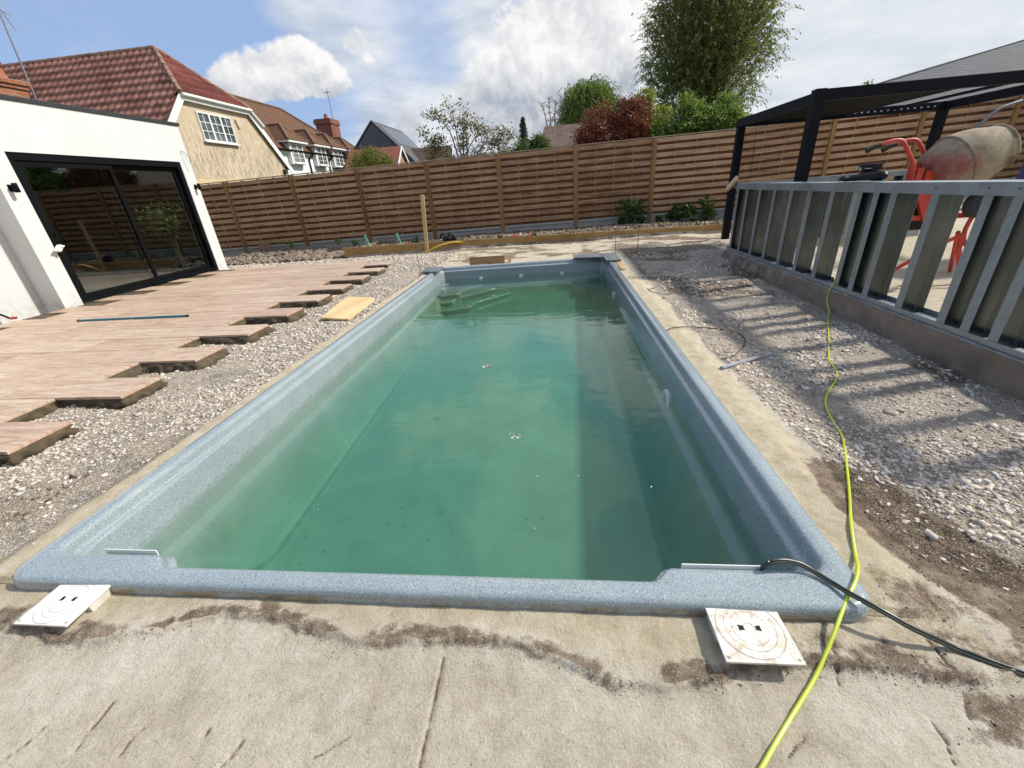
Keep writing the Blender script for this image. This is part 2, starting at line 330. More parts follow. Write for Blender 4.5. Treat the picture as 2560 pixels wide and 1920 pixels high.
def ground_z(x, y, detail=True):
    x = np.asarray(x, dtype=float); y = np.asarray(y, dtype=float)
    rub, soil, ylw, far, dist, w, ridge = ground_masks(x, y)
    z = -.055+0*x
    z = z-.012*sstep(.80, .66, y)
    el = edge_line(x)+.035*(fbm(x*14, y*14, 3, 41)-.5)
    z = z-.012*sstep(.006, -.006, y-el)*(x < 1.35)-.012*(x >= 1.35)*sstep(.8, .7, y)
    left = sstep(-2.2, -2.9, x); z = np.where(x < -2.1, np.minimum(z, z-.035*left), z)
    right = sstep(1.15, 1.5, x); z = z-.055*right*sstep(6.6, 4.8, y)*sstep(.7, 1.2, y)
    z = z+.03*sstep(6.3, 7.2, y)*sstep(.5, 1.5, x)*sstep(3.4, 3.0, x)
    z = z+.030*sstep(.24, .10, dist)*(y > .93)
    z = z+.012*sstep(.12, .02, dist)*(y <= .93)*0
    z = z-.05*sstep(-2.5, -7, x)*sstep(7, 10.5, y)
    z = z-.03*sstep(-5.2, -6.5, x)*sstep(10, 12, y)
    # ground behind the kerb is filled with soil
    z = z+.12*sstep(10.36, 10.42, y)*sstep(-5.28, -5.2, x)*(x < 5.4)
    z = z+.10*sstep(10.9, 12.4, y)*sstep(-5.6, -7.5, x)*sstep(14, 12.6, y)
    # gravel heap and spoil near the far left corner of the pool
    z = z+.11*np.exp(-((x+3.3)/.8)**2-((y-8.9)/.65)**2)+.08*np.exp(-((x+2.75)/.28)**2-((y-6.55)/.75)**2)*sstep(-2.3, -2.45, x)
    z = z+.05*sstep(2.95, 3.1, x)*sstep(10, 8.5, y)
    z = z+.01*(w)*2*sstep(.02, .2, dist)
    if detail:
        n = fbm(x*9, y*9, 4, 21)-.5; n2 = fbm(x*38, y*38, 3, 31)-.5
        z = z+n*(.008+.02*rub)+n2*(.003+.016*rub+.010*soil)
        z = z+.007*ridge*(.3+1.4*(fbm(x*45, y*45, 3, 42)))+.010*(fbm(x*26, y*26, 3, 43)-.5)*sstep(.07, .0, np.abs(y-el))*(x < 1.35)
        z = z-.011*crack_field(x, y)+.012*(fbm(x*30, y*30, 4, 44)-.5)*soil*(y < 1.0)
        # slab ripples and trowel lines in front
        fr = sstep(.78, .7, y); z = z+fr*.005*(fbm(x*3+y*4, y*10-x*6, 3, 8)-.5)
    return z
def G(px, py, dz=0.0):                                                  # where a sight line meets the ground
    d = ray(px, py); z = -.06
    for _ in range(6):
        t = (z+dz-CH)/d[2]; x, y = d[0]*t, d[1]*t; z = float(ground_z(x, y, False))
    return (x, y, z+dz)
def AT(px, py, z): d = ray(px, py); t = (z-CH)/d[2]; return (d[0]*t, d[1]*t, z)
def ONP(px, py, ax, v): d = ray(px, py); c = np.array([0, 0, CH]); t = (v-c[ax])/d[ax]; return tuple(c+t*d)
def smooth_path(pts, n=8):
    P = [Vector(p) for p in pts]; out = []
    for i in range(len(P)-1):
        a, b, c, d = P[max(i-1, 0)], P[i], P[i+1], P[min(i+2, len(P)-1)]
        for k in range(n):
            t = k/n; out.append(.5*((2*b)+(-a+c)*t+(2*a-5*b+4*c-d)*t*t+(-a+3*b-3*c+d)*t**3))
    return out+[P[-1]]
# ------------------------------------------------------------------ ground
def axis_coords(segs):
    out = []
    for a, b, st in segs: out += list(np.arange(a, b-1e-9, st))
    out.append(segs[-1][1]); return np.array(out)
def make_ground():
    xs = axis_coords([(-900, -100, 200), (-100, -20, 20), (-20, -9, 1.0), (-9, -4.5, .06), (-4.5, -3.3, .03), (-3.3, -2.1, .012), (-2.1, 1.7, .008), (1.7, 2.7, .012), (2.7, 5, .04), (5, 12, .25), (12, 20, 2), (20, 100, 20), (100, 900, 200)])
    ys = axis_coords([(-300, -20, 70), (-20, -2, 2), (-2, .42, .1), (.42, .96, .0055), (.96, 1.6, .010), (1.6, 3.2, .016), (3.2, 5.5, .026), (5.5, 8.6, .035), (8.6, 13, .05), (13, 20, .7), (20, 100, 10), (100, 1500, 280)])
    X, Y = np.meshgrid(xs, ys, indexing='ij'); nx, ny = X.shape
    Z = ground_z(X, Y); farf = np.clip((np.hypot(X, Y)-16)/6, 0, 1); Z = Z*(1-farf)+(-.1)*farf
    rub, soil, ylw, far, dist, w, ridge = ground_masks(X, Y)
    bed = sstep(10.38, 10.45, Y)*sstep(-5.4, -5.1, X)*(X < 5.4)*(Y < 13)
    soil = np.clip(np.maximum(soil, bed*.95)+1.1*crack_field(X, Y)+.5*sstep(8.0, 9.2, Y)*sstep(.50, .66, fbm(X*1.5, Y*2.5, 4, 63))*(X > -2.3)*(X < 3), 0, 1); ylw = np.clip(ylw+.7*sstep(7.6, 8.4, Y)*(X > -2.6)*(X < 4), 0, 1); soil = np.clip(soil+sstep(7.6, 8.4, Y)*(X > -2.6)*(X < 4)*(Y < 10.4)*(.12+.55*sstep(.42, .62, fbm(X*3, Y*5, 4, 66))), 0, 1)
    soil = np.clip(soil+.62*sstep(.52, .66, fbm(X*1.1+7, Y*1.1+2, 4, 64))*(X > 1.25)*(X < 2.9)*(Y > 1.6)*(Y < 9), 0, 1); grass = sstep(12.9, 13.5, Y)
    inside = (X > PX0+.07) & (X < PX1-.07) & (Y > PY0+.07) & (Y < py1(X)-.07)
    cyy = (PY0+py1(X))/2; qx_ = np.abs(X-(PX0+PX1)/2)-(PX1-PX0)/2+.09; qy_ = np.abs(Y-cyy)-(py1(X)-PY0)/2+.09
    sdf = np.hypot(np.maximum(qx_, 0), np.maximum(qy_, 0))+np.minimum(np.maximum(qx_, qy_), 0)-.09; Z = np.where(sdf < -.012, -.14, Z)
    patio = (X < -3.3) & (X > -7.5) & (Y > -1) & (Y < 8.6); 
    idx = np.arange(nx*ny).reshape(nx, ny)
    q = np.stack([idx[:-1, :-1], idx[1:, :-1], idx[1:, 1:], idx[:-1, 1:]], -1)
    ins = inside[:-1, :-1] & inside[1:, :-1] & inside[1:, 1:] & inside[:-1, 1:]
    q = q[~ins]
    mask = np.stack([rub, soil, ylw, grass], -1).reshape(-1, 4)
    return np.stack([X, Y, Z], -1).reshape(-1, 3), q.reshape(-1), mask
m = Mat('ground', .92, spec=.2)
c = m.coord(kind='World'); mk = m.N('ShaderNodeAttribute'); mk.attribute_name = 'mask'; sp = m.N('ShaderNodeSeparateColor'); m.L(mk.outputs['Color'], sp.inputs[0])
rubA, soilA, ylwA, grassA = sp.outputs[0], sp.outputs[1], sp.outputs[2], mk.outputs['Alpha']
nA = m.noise(c, 2.2, 6, .6, .4); nB = m.noise(c, 14, 6, .65); nC = m.noise(c, 120, 4, .75); nD = m.noise(c, 6, 5, .6, 1.2)
fr_n = m.noise(c, 30, 6, .8)
soilA = m.rng(m.op('ADD', soilA, m.op('MULTIPLY', m.op('SUBTRACT', fr_n, .5), 1.5)), .30, .62, 0, 1)
rubA = m.rng(m.op('ADD', rubA, m.op('MULTIPLY', m.op('SUBTRACT', fr_n, .5), 1.1)), .30, .62, 0, 1)
sand = m.ramp(m.op('ADD', m.op('MULTIPLY', nA, .55), m.op('MULTIPLY', nB, .45)), [(.36, (.41, .345, .26)), (.5, (.53, .465, .365)), (.64, (.63, .575, .48))])
sand = m.mix(m.rng(nD, .62, .72, 0, .5), sand, (.60, .56, .50))
sand = m.mix(m.rng(nC, .57, .68, 0, .55), sand, (.22, .17, .125)); sand = m.mix(m.rng(nC, .30, .42, .6, 0), sand, (.68, .635, .55)); sand = m.mix(m.rng(m.noise(c, 38, 5, .75), .58, .68, 0, .45), sand, (.26, .205, .15))
yel = m.ramp(nB, [(.3, (.40, .32, .20)), (.55, (.54, .46, .32)), (.75, (.62, .55, .42))])
yel = m.mix(m.rng(nC, .60, .70, 0, .6), yel, (.27, .205, .13))
sand = m.mix(m.op('MULTIPLY', ylwA, .85), sand, yel)
vd = m.vor(m.coord((1, 1, 1), 'World'), 75, 'F1', 'Color'); ve = m.vor(c, 75, 'DISTANCE_TO_EDGE'); ve2 = m.vor(c, 33, 'DISTANCE_TO_EDGE'); vd2 = m.vor(c, 33, 'F1', 'Color')
sc1 = m.N('ShaderNodeSeparateColor'); m.L(vd, sc1.inputs[0]); sc2 = m.N('ShaderNodeSeparateColor'); m.L(vd2, sc2.inputs[0])
stone = m.ramp(sc1.outputs[0], [(0, (.36, .28, .21)), (.35, (.56, .465, .365)), (.7, (.67, .575, .475)), (1, (.78, .71, .61))])
stone = m.mix(m.rng(ve, 0, .08, .6, 0), stone, (.27, .21, .155))
stone2 = m.ramp(sc2.outputs[1], [(0, (.34, .285, .235)), (.5, (.51, .45, .385)), (1, (.68, .63, .56))]); stone2 = m.mix(m.rng(ve2, 0, .08, .85, 0), stone2, (.17, .14, .11))
big = m.rng(m.noise(c, 5, 3), .47, .53); stone = m.mix(big, stone, stone2)
dust = m.rng(m.noise(c, 3.1, 5, .6), .44, .60); stone = m.mix(m.op('MULTIPLY', dust, .78), stone, m.ramp(nB, [(.3, (.40, .325, .255)), (.5, (.51, .43, .345)), (.7, (.62, .545, .45))]))
stone = m.mix(m.rng(m.noise(c, 1.1, 4), .50, .64, 0, .35), stone, (.42, .33, .21))
col = m.mix(rubA, sand, stone)
soilc = m.ramp(nB, [(.3, (.085, .058, .040)), (.48, (.175, .125, .085)), (.68, (.32, .25, .18))]); soilc = m.mix(m.rng(nC, .62, .7, 0, .7), soilc, (.42, .37, .31))
col = m.mix(soilA, col, soilc)
col = m.mix(grassA, col, m.ramp(nB, [(.3, (.03, .06, .015)), (.7, (.07, .11, .03))]))
gr = m.noise(c, 210, 3, .8); nrub = m.op('SUBTRACT', 1.0, m.op('MULTIPLY', rubA, .75)); col = m.mix(m.op('MULTIPLY', nrub, m.rng(gr, .58, .68, 0, .32)), col, (.24, .185, .13)); col = m.mix(m.rng(gr, .30, .46, .5, 0), col, (.82, .765, .665))
m.color(col)
h = m.op('ADD', m.op('MULTIPLY', nC, .35), m.op('MULTIPLY', nB, .65))
hs = m.op('ADD', m.op('MINIMUM', m.op('MULTIPLY', ve, 4), .6), m.op('MULTIPLY', m.op('MINIMUM', m.op('MULTIPLY', ve2, 3), .7), big))
h = m.op('ADD', h, m.op('MULTIPLY', m.op('MULTIPLY', hs, rubA), .9))
sc_m = m.noise(m.coord((2, 7, 1), 'World', (0, 0, .55)), 5, 5, .65, 1.5); h = m.op('ADD', h, m.op('MULTIPLY', sc_m, m.op('MULTIPLY', m.op('SUBTRACT', 1.0, rubA), .28)))
h = m.op('ADD', h, m.op('MULTIPLY', m.noise(c, 330, 3, .7), .25))
m.bump(h, .95, .018)
MG = m.m
gv, gi, gm = make_ground()
ground = fast('ground', gv, 4, gi, MG, smooth=True, attr={'mask': gm}); tag(ground, kind='structure')
# ------------------------------------------------------------------ loose stones
def stones_mesh(name, P, S, mat, seed=1, flat=.55, label=None, col=None):
    r = np.random.default_rng(seed); n = len(P)
    cube = np.array([(-1, -1, -1), (1, -1, -1), (1, 1, -1), (-1, 1, -1), (-1, -1, 1), (1, -1, 1), (1, 1, 1), (-1, 1, 1), (0, 0, 1.25), (0, 0, -1.25)])*.72
    F = np.array([(0, 1, 5), (0, 5, 4), (1, 2, 6), (1, 6, 5), (2, 3, 7), (2, 7, 6), (3, 0, 4), (3, 4, 7), (4, 5, 8), (5, 6, 8), (6, 7, 8), (7, 4, 8), (1, 0, 9), (2, 1, 9), (3, 2, 9), (0, 3, 9)]); NV = 10
    V = cube[None]*(1+r.normal(0, .22, (n, NV, 1)))+r.normal(0, .17, (n, NV, 3)); V[:, 4:8, :2] *= .8
    V = V*np.stack([1+r.random(n)*.7, .7+r.random(n)*.35, flat*.75+r.random(n)*.25], -1)[:, None, :]
    a = r.random(n)*2*PI; tilt = r.normal(0, .35, n)
    ct, st = np.cos(tilt)[:, None], np.sin(tilt)[:, None]; x, y, z = V[..., 0], V[..., 1], V[..., 2]; y, z = y*ct-z*st, y*st+z*ct
    ca, sa = np.cos(a)[:, None], np.sin(a)[:, None]; x, y = x*ca-y*sa, x*sa+y*ca
    V = np.stack([x, y, z], -1)*S[:, None, None]*.5+P[:, None, :]
    I = (F[None]+np.arange(n)[:, None, None]*NV).reshape(-1)
    tint = np.repeat(r.random(n), NV)
    o = fast(name, V.reshape(-1, 3), 3, I, mat, attr={'tint': tint}); return o
m = Mat('limestone', .9, spec=.25); t_ = m.attr('tint'); nn = m.noise(m.coord(kind='World'), 60, 4)
cc = m.ramp(t_, [(0, (.26, .20, .155)), (.15, (.46, .385, .32)), (.5, (.60, .52, .44)), (.8, (.68, .61, .53)), (1, (.78, .73, .66))]); cc = m.mix(m.rng(nn, .35, .7, .35, 0), cc, (.33, .27, .21))
m.color(cc); m.bump(nn, .3, .004); STONE = m.m
m = Mat('soil_clod', .95, spec=.15); t_ = m.attr('tint'); nn = m.noise(m.coord(kind='World'), 60, 4)
m.color(m.mix(m.rng(nn, .3, .7, .5, 0), m.ramp(t_, [(0, (.07, .05, .034)), (.5, (.15, .11, .078)), (.8, (.27, .215, .16)), (1, (.42, .36, .28))]), (.12, .09, .06))); m.bump(nn, .6, .006); CLOD = m.m
def scatter(n, x0, x1, y0, y1, accept, smin, smax, seed, power=2.5, sink=.15, pow_y=1.0):
    r = np.random.default_rng(seed); X = x0+(x1-x0)*r.random(n); Y = y0+(y1-y0)*r.random(n)**pow_y
    S = smin+(smax-smin)*r.random(n)**power; k = accept(X, Y, r.random(n)); X, Y, S = X[k], Y[k], S[k]
    return np.stack([X, Y, ground_z(X, Y)+S*(.14-sink*.7)], -1), S
def acc_rub(X, Y, u):
    rub, soil, ylw, far, dist, w, rid = ground_masks(X, Y); cl = fbm(X*1.7+3, Y*1.7, 3, 91)
    return (u < rub*np.clip((cl-.36)*4.5, .06, 1)*(1-soil*.8)) & ~((X > 2.62) & (X < 2.98) & (Y > 1) & (Y < 7.3))
P1, S1 = scatter(24000, -3.9, -2.2, .75, 3.6, acc_rub, .004, .028, 1, 3.0)
P2, S2 = scatter(34000, 1.15, 2.66, .95, 4.2, acc_rub, .004, .030, 2, 3.0)
P3, S3 = scatter(9000, -3.95, -2.2, 3.6, 8.6, acc_rub, .012, .042, 3, 2.0)
P4, S4 = scatter(8000, 1.15, 3.0, 4.2, 9.5, acc_rub, .012, .045, 4, 2.2)
hp = lambda X, Y, u: (u < np.exp(-((X+3.3)/.95)**2-((Y-8.9)/.75)**2)*1.3)
P5, S5 = scatter(7000, -5.0, -1.6, 7.6, 10.3, hp, .02, .05, 5, 1.5)
hb = lambda X, Y, u: (u < sstep(8.5, 8.9, Y)*1.0) & ~((X > -5.35) & (Y > 10.3))
P6, S6 = scatter(7000, -9.2, -3.8, 8.5, 10.9, hb, .02, .06, 6, 2)
allP = np.concatenate([P1, P2, P3, P4, P5, P6]); allS = np.concatenate([S1, S2, S3, S4, S5, S6])
# a knot of bigger flat stones on the right
r_ = np.random.default_rng(12); n_ = 240; qx = 2.05+r_.normal(0, .30, n_); qy = 1.55+r_.normal(0, .30, n_); kk = (qx > 1.4)
qs = .014+.034*r_.random(n_)**2; bigP = np.stack([qx, qy, ground_z(qx, qy)+qs*.02], -1)[kk]; allP = np.concatenate([allP, bigP]); allS = np.concatenate([allS, qs[kk]])
tag(stones_mesh('gravel', allP, allS, STONE, 3), kind='stuff', label='pale crushed limestone rubble lying over the bare ground around the pool', cat='gravel')
# rougher brown stones along the foot of the fence
r_ = np.random.default_rng(15); n_ = 2600; qx = -9.3+4.2*r_.random(n_); qy = 10.4+2.1*r_.random(n_); qs = .05+.13*r_.random(n_)**2
tag(stones_mesh('rubble', np.stack([qx, qy, ground_z(qx, qy)+qs*.2], -1), qs, simple('rubble_stone', (.22, .17, .13), .9, var=.7, scale=9, bump=.4), 8, .5), kind='stuff', label='heap of brown broken stones and roots at the foot of the fence', cat='rubble')
# clods of soil
ac = lambda X, Y, u: (lambda g: u < (g[1]*(.85*(X > .9)+.22*(X <= .9))+.001))(ground_masks(X, Y))
C1, D1 = scatter(34000, -2.4, 2.4, .45, 2.2, ac, .0015, .0080, 31, 3.6)
ae = lambda X, Y, u: (u < np.exp(-((Y-edge_line(X)+.004)/.016)**2)*sstep(.36, .56, fbm(X*7, Y*7, 3, 88))) & (X < 1.35)
C4, D4 = scatter(16000, -2.3, 1.35, .64, .86, ae, .0012, .0050, 36, 2.2)
ac2 = lambda X, Y, u: (u < sstep(.25, 0, np.hypot((X+2.6)/.10, (Y-1.45)/.22)-1)*.9)
C2, D2 = scatter(120, -2.9, -2.3, 1.0, 1.9, ac2, .01, .035, 32, 1.5)
ac3 = lambda X, Y, u: (X > -5.2) & (X < 4.9)
C3, D3 = scatter(2600, -5.2, 4.9, 10.5, 12.4, ac3, .03, .09, 33, 1.5)
tag(stones_mesh('soil_crumbs', np.concatenate([C1, C2, C3, C4]), np.concatenate([D1, D2, D3, D4]), CLOD, 5, .7), kind='stuff', label='crumbs and clods of damp brown soil on the ground', cat='soil')
# ------------------------------------------------------------------ swimming pool
WZ = -.208
m = Mat('gelcoat', .20, spec=.5); c = m.coord(kind='World')
sp1 = m.vor(c, 105, 'F1', 'Distance'); sp2 = m.vor(m.coord((1, 1, 1), 'World', (1, 2, .5)), 130); sp3 = m.vor(m.coord((1, 1, 1), 'World', (2, .4, 1)), 75)
bcol = m.ramp(m.noise(c, 3, 4), [(.35, (.25, .298, .318)), (.65, (.292, .342, .362))])
bcol = m.mix(m.rng(sp1, .18, .30, .75, 0), bcol, (.09, .13, .17)); bcol = m.mix(m.rng(sp2, .16, .26, .8, 0), bcol, (.62, .68, .72)); bcol = m.mix(m.rng(sp3, .08, .13, .9, 0), bcol, (.035, .05, .06))
# algae film below the water line, walls painted darker to offset their excess sun
zz = m.sep(c)[2]; algae_shade = m.op('SUBTRACT', m.op('ADD', m.rng(zz, WZ+.002, WZ-.03, 0, .55), m.rng(zz, WZ-.05, WZ-.20, 0, .38)), m.rng(zz, -.47, -.56, 0, .13))
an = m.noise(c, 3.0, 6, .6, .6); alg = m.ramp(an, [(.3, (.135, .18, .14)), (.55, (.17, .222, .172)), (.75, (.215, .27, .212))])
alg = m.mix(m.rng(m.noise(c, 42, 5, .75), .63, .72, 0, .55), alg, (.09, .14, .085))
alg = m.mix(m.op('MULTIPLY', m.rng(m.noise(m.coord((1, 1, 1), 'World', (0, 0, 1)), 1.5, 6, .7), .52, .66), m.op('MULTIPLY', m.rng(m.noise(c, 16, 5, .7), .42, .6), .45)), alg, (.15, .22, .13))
# dirt gathered in the crease round the floor
xx, yy = m.sep(c)[0], m.sep(c)[1]
cr = m.op('MINIMUM', m.op('ABSOLUTE', m.op('SUBTRACT', xx, -1.73)), m.op('ABSOLUTE', m.op('SUBTRACT', xx, .55)))
cr = m.op('ADD', cr, m.op('MULTIPLY', m.op('SUBTRACT', m.noise(c, 9, 5, .7), .5), .035))
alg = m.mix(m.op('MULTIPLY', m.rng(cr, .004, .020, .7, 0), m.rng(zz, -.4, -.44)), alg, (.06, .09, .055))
wl = m.op('ADD', zz, m.op('MULTIPLY', m.op('SUBTRACT', m.noise(c, 30, 4, .7), .5), .016))
scum = m.op('MULTIPLY', m.rng(wl, WZ-.003, WZ+.002), m.rng(wl, WZ+.009, WZ+.003)); 
fin = m.mix(algae_shade, bcol, alg); fin = m.mix(m.op('MULTIPLY', m.op('MULTIPLY', scum, m.rng(m.noise(c, 7, 5, .8), .47, .60)), .75), fin, (.07, .08, .06))
# builders' dust and dried mud on the rim
du = m.rng(m.noise(c, 2.3, 7, .7, .5), .60, .72, 0, .45); du = m.op('MULTIPLY', du, m.rng(zz, -.03, -.005)); fin = m.mix(du, fin, (.48, .43, .34))
mud = m.op('MULTIPLY', m.rng(zz, -.022, -.036), m.rng(m.noise(c, 5, 5, .7), .46, .56)); outer = m.op('MAXIMUM', m.rng(yy, PY0+.012, PY0+.006), m.op('MAXIMUM', m.rng(xx, PX0+.012, PX0+.006), m.rng(xx, PX1-.012, PX1-.006))); fin = m.mix(m.op('MULTIPLY', mud, outer), fin, (.21, .16, .09))
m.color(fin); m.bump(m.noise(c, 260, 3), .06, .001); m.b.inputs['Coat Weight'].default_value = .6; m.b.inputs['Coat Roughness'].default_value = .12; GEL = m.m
def ring(inset, z, rc, bump=0, zf=0.0, rfar=None, rad0=None):
    x0, x1, y0, y1 = PX0+inset, PX1-inset, PY0+inset, PY1-inset
    pts = []; K = 10
    def arc(cx, cy, r, a0): return [(cx+r*math.cos(a0+PI/2*k/K), cy+r*math.sin(a0+PI/2*k/K)) for k in range(K+1)]
    rf = rfar or rc
    A = arc(x0+rc, y0+rc, rc, PI); B = arc(x1-rc, y0+rc, rc, 1.5*PI); C = arc(x1-rf, y1-rf, rf, 0); D = arc(x0+rf, y1-rf, rf, PI/2)
    def side(p, q, n): return [(p[0]+(q[0]-p[0])*t/n, p[1]+(q[1]-p[1])*t/n) for t in range(1, n)]
    loop = A+side(A[-1], B[0], 120)+B+side(B[-1], C[0], 60)+C+side(C[-1], D[0], 40)+D+side(D[-1], A[0], 60)
    out = []
    for x, y in loop:
        if bump and y < 2.0:                                            # wider rim over the two skimmer mouths
            s = 1-float(sstep(-1.58, -1.50, x))*1.0 if x < -.5 else float(sstep(.30, .365, x))
            y = y+bump*s*float(sstep(1.35, 1.2, y))
        t = max(0.0, (y-PY0)/(PY1-PY0)); yy_ = y+t*.075*(x+.6); zz_ = z+zf*max(0, min(1, (y-1.4)/5.4))
        out.append((x, yy_, zz_))
    return out
pool = empty('swimming_pool', (-.59, 4.2, -.8), 'speckled blue grey fibreglass swimming pool sunk in bare ground, half full of green water', 'swimming pool')
prof = [(0, -.34, .085, 0), (0, -.032, .085, 0), (.004, -.014, .083, 0), (.012, -.004, .08, 0), (.024, 0, .075, 0), (.052, .001, .07, 0), (.070, 0, .05, .05), (.080, -.004, .05, .055), (.088, -.012, .05, .055), (.092, -.024, .05, .055),
        (.095, -.048, .05, .055), (.098, -.054, .05, .055), (.104, -.058, .05, .055), (.120, -.0605, .05, .055), (.126, -.064, .05, .055), (.128, -.074, .05, .055), (.135, -.15, .055, .055), (.146, -.27, .06, .055), (.155, -.318, .09, 0), (.160, -.326, .10, 0), (.200, -.338, .16, 0), (.206, -.348, .18, 0),
        (.24, -.42, .30, 0), (.30, -.55, .42, 0), (.355, -.675, .50, 0), (.378, -.712, .50, 0), (.40, -.725, .50, 0), (.46, -.73, .46, 0)]
mb = MB(); rings = []
for ins, z, rc, bp in prof:
    zf = 0 if z > -.36 else .20*min(1, (-.36-z)/.36)
    R = ring(ins, z, rc, bp, zf, rfar=min(rc, .22)); o = len(mb.v); mb.v += R; rings.append((o, len(R)))
for (a, n), (b, _) in zip(rings[:-1], rings[1:]):
    for i in range(n): mb.f.append((a+i, a+(i+1) % n, b+(i+1) % n, b+i)); mb.m.append(0)
a, n = rings[-1]; mb.f.append(tuple(range(a, a+n))); mb.m.append(0)
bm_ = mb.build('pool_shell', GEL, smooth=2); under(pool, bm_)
# flatten the floor cap into a sloping grid-free n-gon (triangulated)
tri = bm_.modifiers.new('tri', 'TRIANGULATE')
# entry steps filling the far left corner
def step(poly, z, name='step'):
    mb = MB(); mb.prism(poly, -.85, z); o = mb.build(name, GEL, bevel=.03, seg=4, smooth=True); under(pool, o)
step([(-2.02, 7.15), (-1.52, 7.70), (-2.02, 7.70)], -.262)
step([(-2.02, 6.56), (-1.99, 6.54), (-1.62, 6.66), (-1.58, 6.74), (-1.60, 6.88), (-1.56, 6.98), (-1.08, 7.62), (-1.08, 7.7), (-2.02, 7.7)], -.312)
step([(-2.0, 6.35), (-1.95, 6.34), (-1.66, 6.45), (-1.63, 6.72), (-1.52, 6.76), (-.84, 7.53), (-.84, 7.7), (-2.0, 7.7)], -.38)
step([(-1.98, 6.14), (-1.86, 6.12), (-1.40, 6.34), (-1.34, 6.42), (-1.34, 6.58), (-1.28, 6.68), (-.44, 7.58), (-.44, 7.7), (-1.98, 7.7)], -.455)
# white fittings
WHITE = simple('white_plastic', (.74, .75, .73), .35, var=.05, bump=.05)
for x0, x1 in ((-1.83, -1.60), (.405, .66)):
    mb = MB(); mb.box((x0, 1.0512, -.03), (x1, 1.0562, .0004)); under(pool, mb.build('skimmer_lip', WHITE, bevel=.002))
for x, z in ((-1.33, -.226), (-.62, -.226), (.10, -.226)):
    mb = MB(); Mx = Matrix.Translation((x, py1(x)-.146, z)) @ Matrix.Rotation(PI/2, 4, 'X')
    mb.lathe([(0, .008), (.012, .008), (.016, .012), (.034, .010), (.038, 0)], 24, mat=Mx); under(pool, mb.build('inlet_nozzle', WHITE, smooth=True))
LENS = simple('lamp_lens', (.30, .42, .36), .2, var=.3)
for y, z in ((2.83, -.325), (5.92, -.315)):
    Mx = Matrix.Translation((.800, y, z)) @ Matrix.Rotation(-PI/2, 4, 'Y')
    mb = MB(); mb.lathe([(.055, .006), (.062, .014), (.084, .014), (.092, .006), (.093, -.03)], 36, mat=Mx); li = mb.build('pool_light', WHITE, smooth=True); under(pool, li)
    mb = MB(); mb.lathe([(0, .012), (.03, .011), (.055, .006)], 24, mat=Mx); ln = mb.build('lens', LENS, smooth=True); ln.parent = li
# water: closed body with a still, faintly rippled surface
m = Mat('pool_water'); nt = m.nt; nt.nodes.remove(m.b); out = nt.nodes['Material Output']
tr = m.N('ShaderNodeBsdfTransparent'); gl = m.N('ShaderNodeBsdfGlossy'); gl.inputs['Roughness'].default_value = .015; fr = m.N('ShaderNodeLayerWeight'); fr.inputs['Blend'].default_value = .5
mx = m.N('ShaderNodeMixShader'); c = m.coord((1, 1, 1), 'World'); bp = m.N('ShaderNodeBump'); bp.inputs['Strength'].default_value = .18; bp.inputs['Distance'].default_value = .012
hh = m.op('ADD', m.noise(m.coord((.8, 1.8, 1), 'World'), 3.6, 3, .5, .4), m.op('MULTIPLY', m.noise(c, 17, 2), .12)); m.L(hh, bp.inputs['Height']); m.L(bp.outputs[0], gl.inputs['Normal']); m.L(bp.outputs[0], fr.inputs['Normal'])
fre = m.op('ADD', m.op('MULTIPLY', m.op('POWER', fr.outputs['Facing'], 4.2), .95), .035); m.L(fre, mx.inputs[0]); m.L(tr.outputs[0], mx.inputs[1]); m.L(gl.outputs[0], mx.inputs[2]); m.L(mx.outputs[0], out.inputs['Surface'])
va = m.N('ShaderNodeVolumeAbsorption'); va.inputs['Color'].default_value = (.22, .82, .60, 1); va.inputs['Density'].default_value = 1.0; 
vs_ = m.N('ShaderNodeVolumeScatter'); vs_.inputs['Color'].default_value = (.35, .85, .70, 1); vs_.inputs['Density'].default_value = .16; vs_.inputs['Anisotropy'].default_value = .4
ad = m.N('ShaderNodeAddShader'); m.L(va.outputs[0], ad.inputs[0]); m.L(vs_.outputs[0], ad.inputs[1]); m.L(ad.outputs[0], out.inputs['Volume'])
WATER = m.m; WATER.volume_intersection_method = 'FAST' if hasattr(WATER, 'volume_intersection_method') else None
mb = MB(); i_ = .112
q = [(PX0+i_, PY0+i_), (PX1-i_, PY0+i_), (PX1-i_, PY1+.075*1.4-i_), (PX0+i_, PY1-.075*1.4-i_)]
mb.prism(q, -.9, WZ); tag(mb.build('water', WATER), kind='structure')
# floating debris: leaves and scum flecks
FL = simple('floating_fluff', (.62, .62, .56), .8, var=.2); DL = simple('dead_leaf', (.10, .075, .05), .8, var=.4)
def clump(name, x, y, z, n, spread, mats, seed, label, cat, grp=None, size=.012):
    r = random.Random(seed); mb = MB(); px_, py_ = x, y
    for i in range(n):
        px_ = x+r.gauss(0, spread); py_ = y+r.gauss(0, spread*.8); a = r.random()*PI; l = size*(.5+r.random()*1.4); w = l*(.18+.3*r.random())
        cx, sx_ = math.cos(a), math.sin(a); h = .0015+r.random()*.003
        mb.add([(px_-cx*l, py_-sx_*l, z+.001), (px_+sx_*w, py_-cx*w, z+h), (px_+cx*l, py_+sx_*l, z+.001), (px_-sx_*w, py_+cx*w, z+h*.4)], [(0, 1, 2, 3)], r.choice(range(len(mats))))
    o = mb.build(name, mats); return tag(o, label, cat, grp)
clump('leaf_clump', -.61, 3.33, WZ, 26, .022, [FL, DL], 3, 'small clump of dead leaves and white fluff floating mid pool', 'debris', size=.014)
clump('fluff', -.27, 2.18, WZ, 22, .020, [FL, FL, DL], 5, 'thin curl of pale fluff floating nearer the front of the pool', 'debris', size=.008)
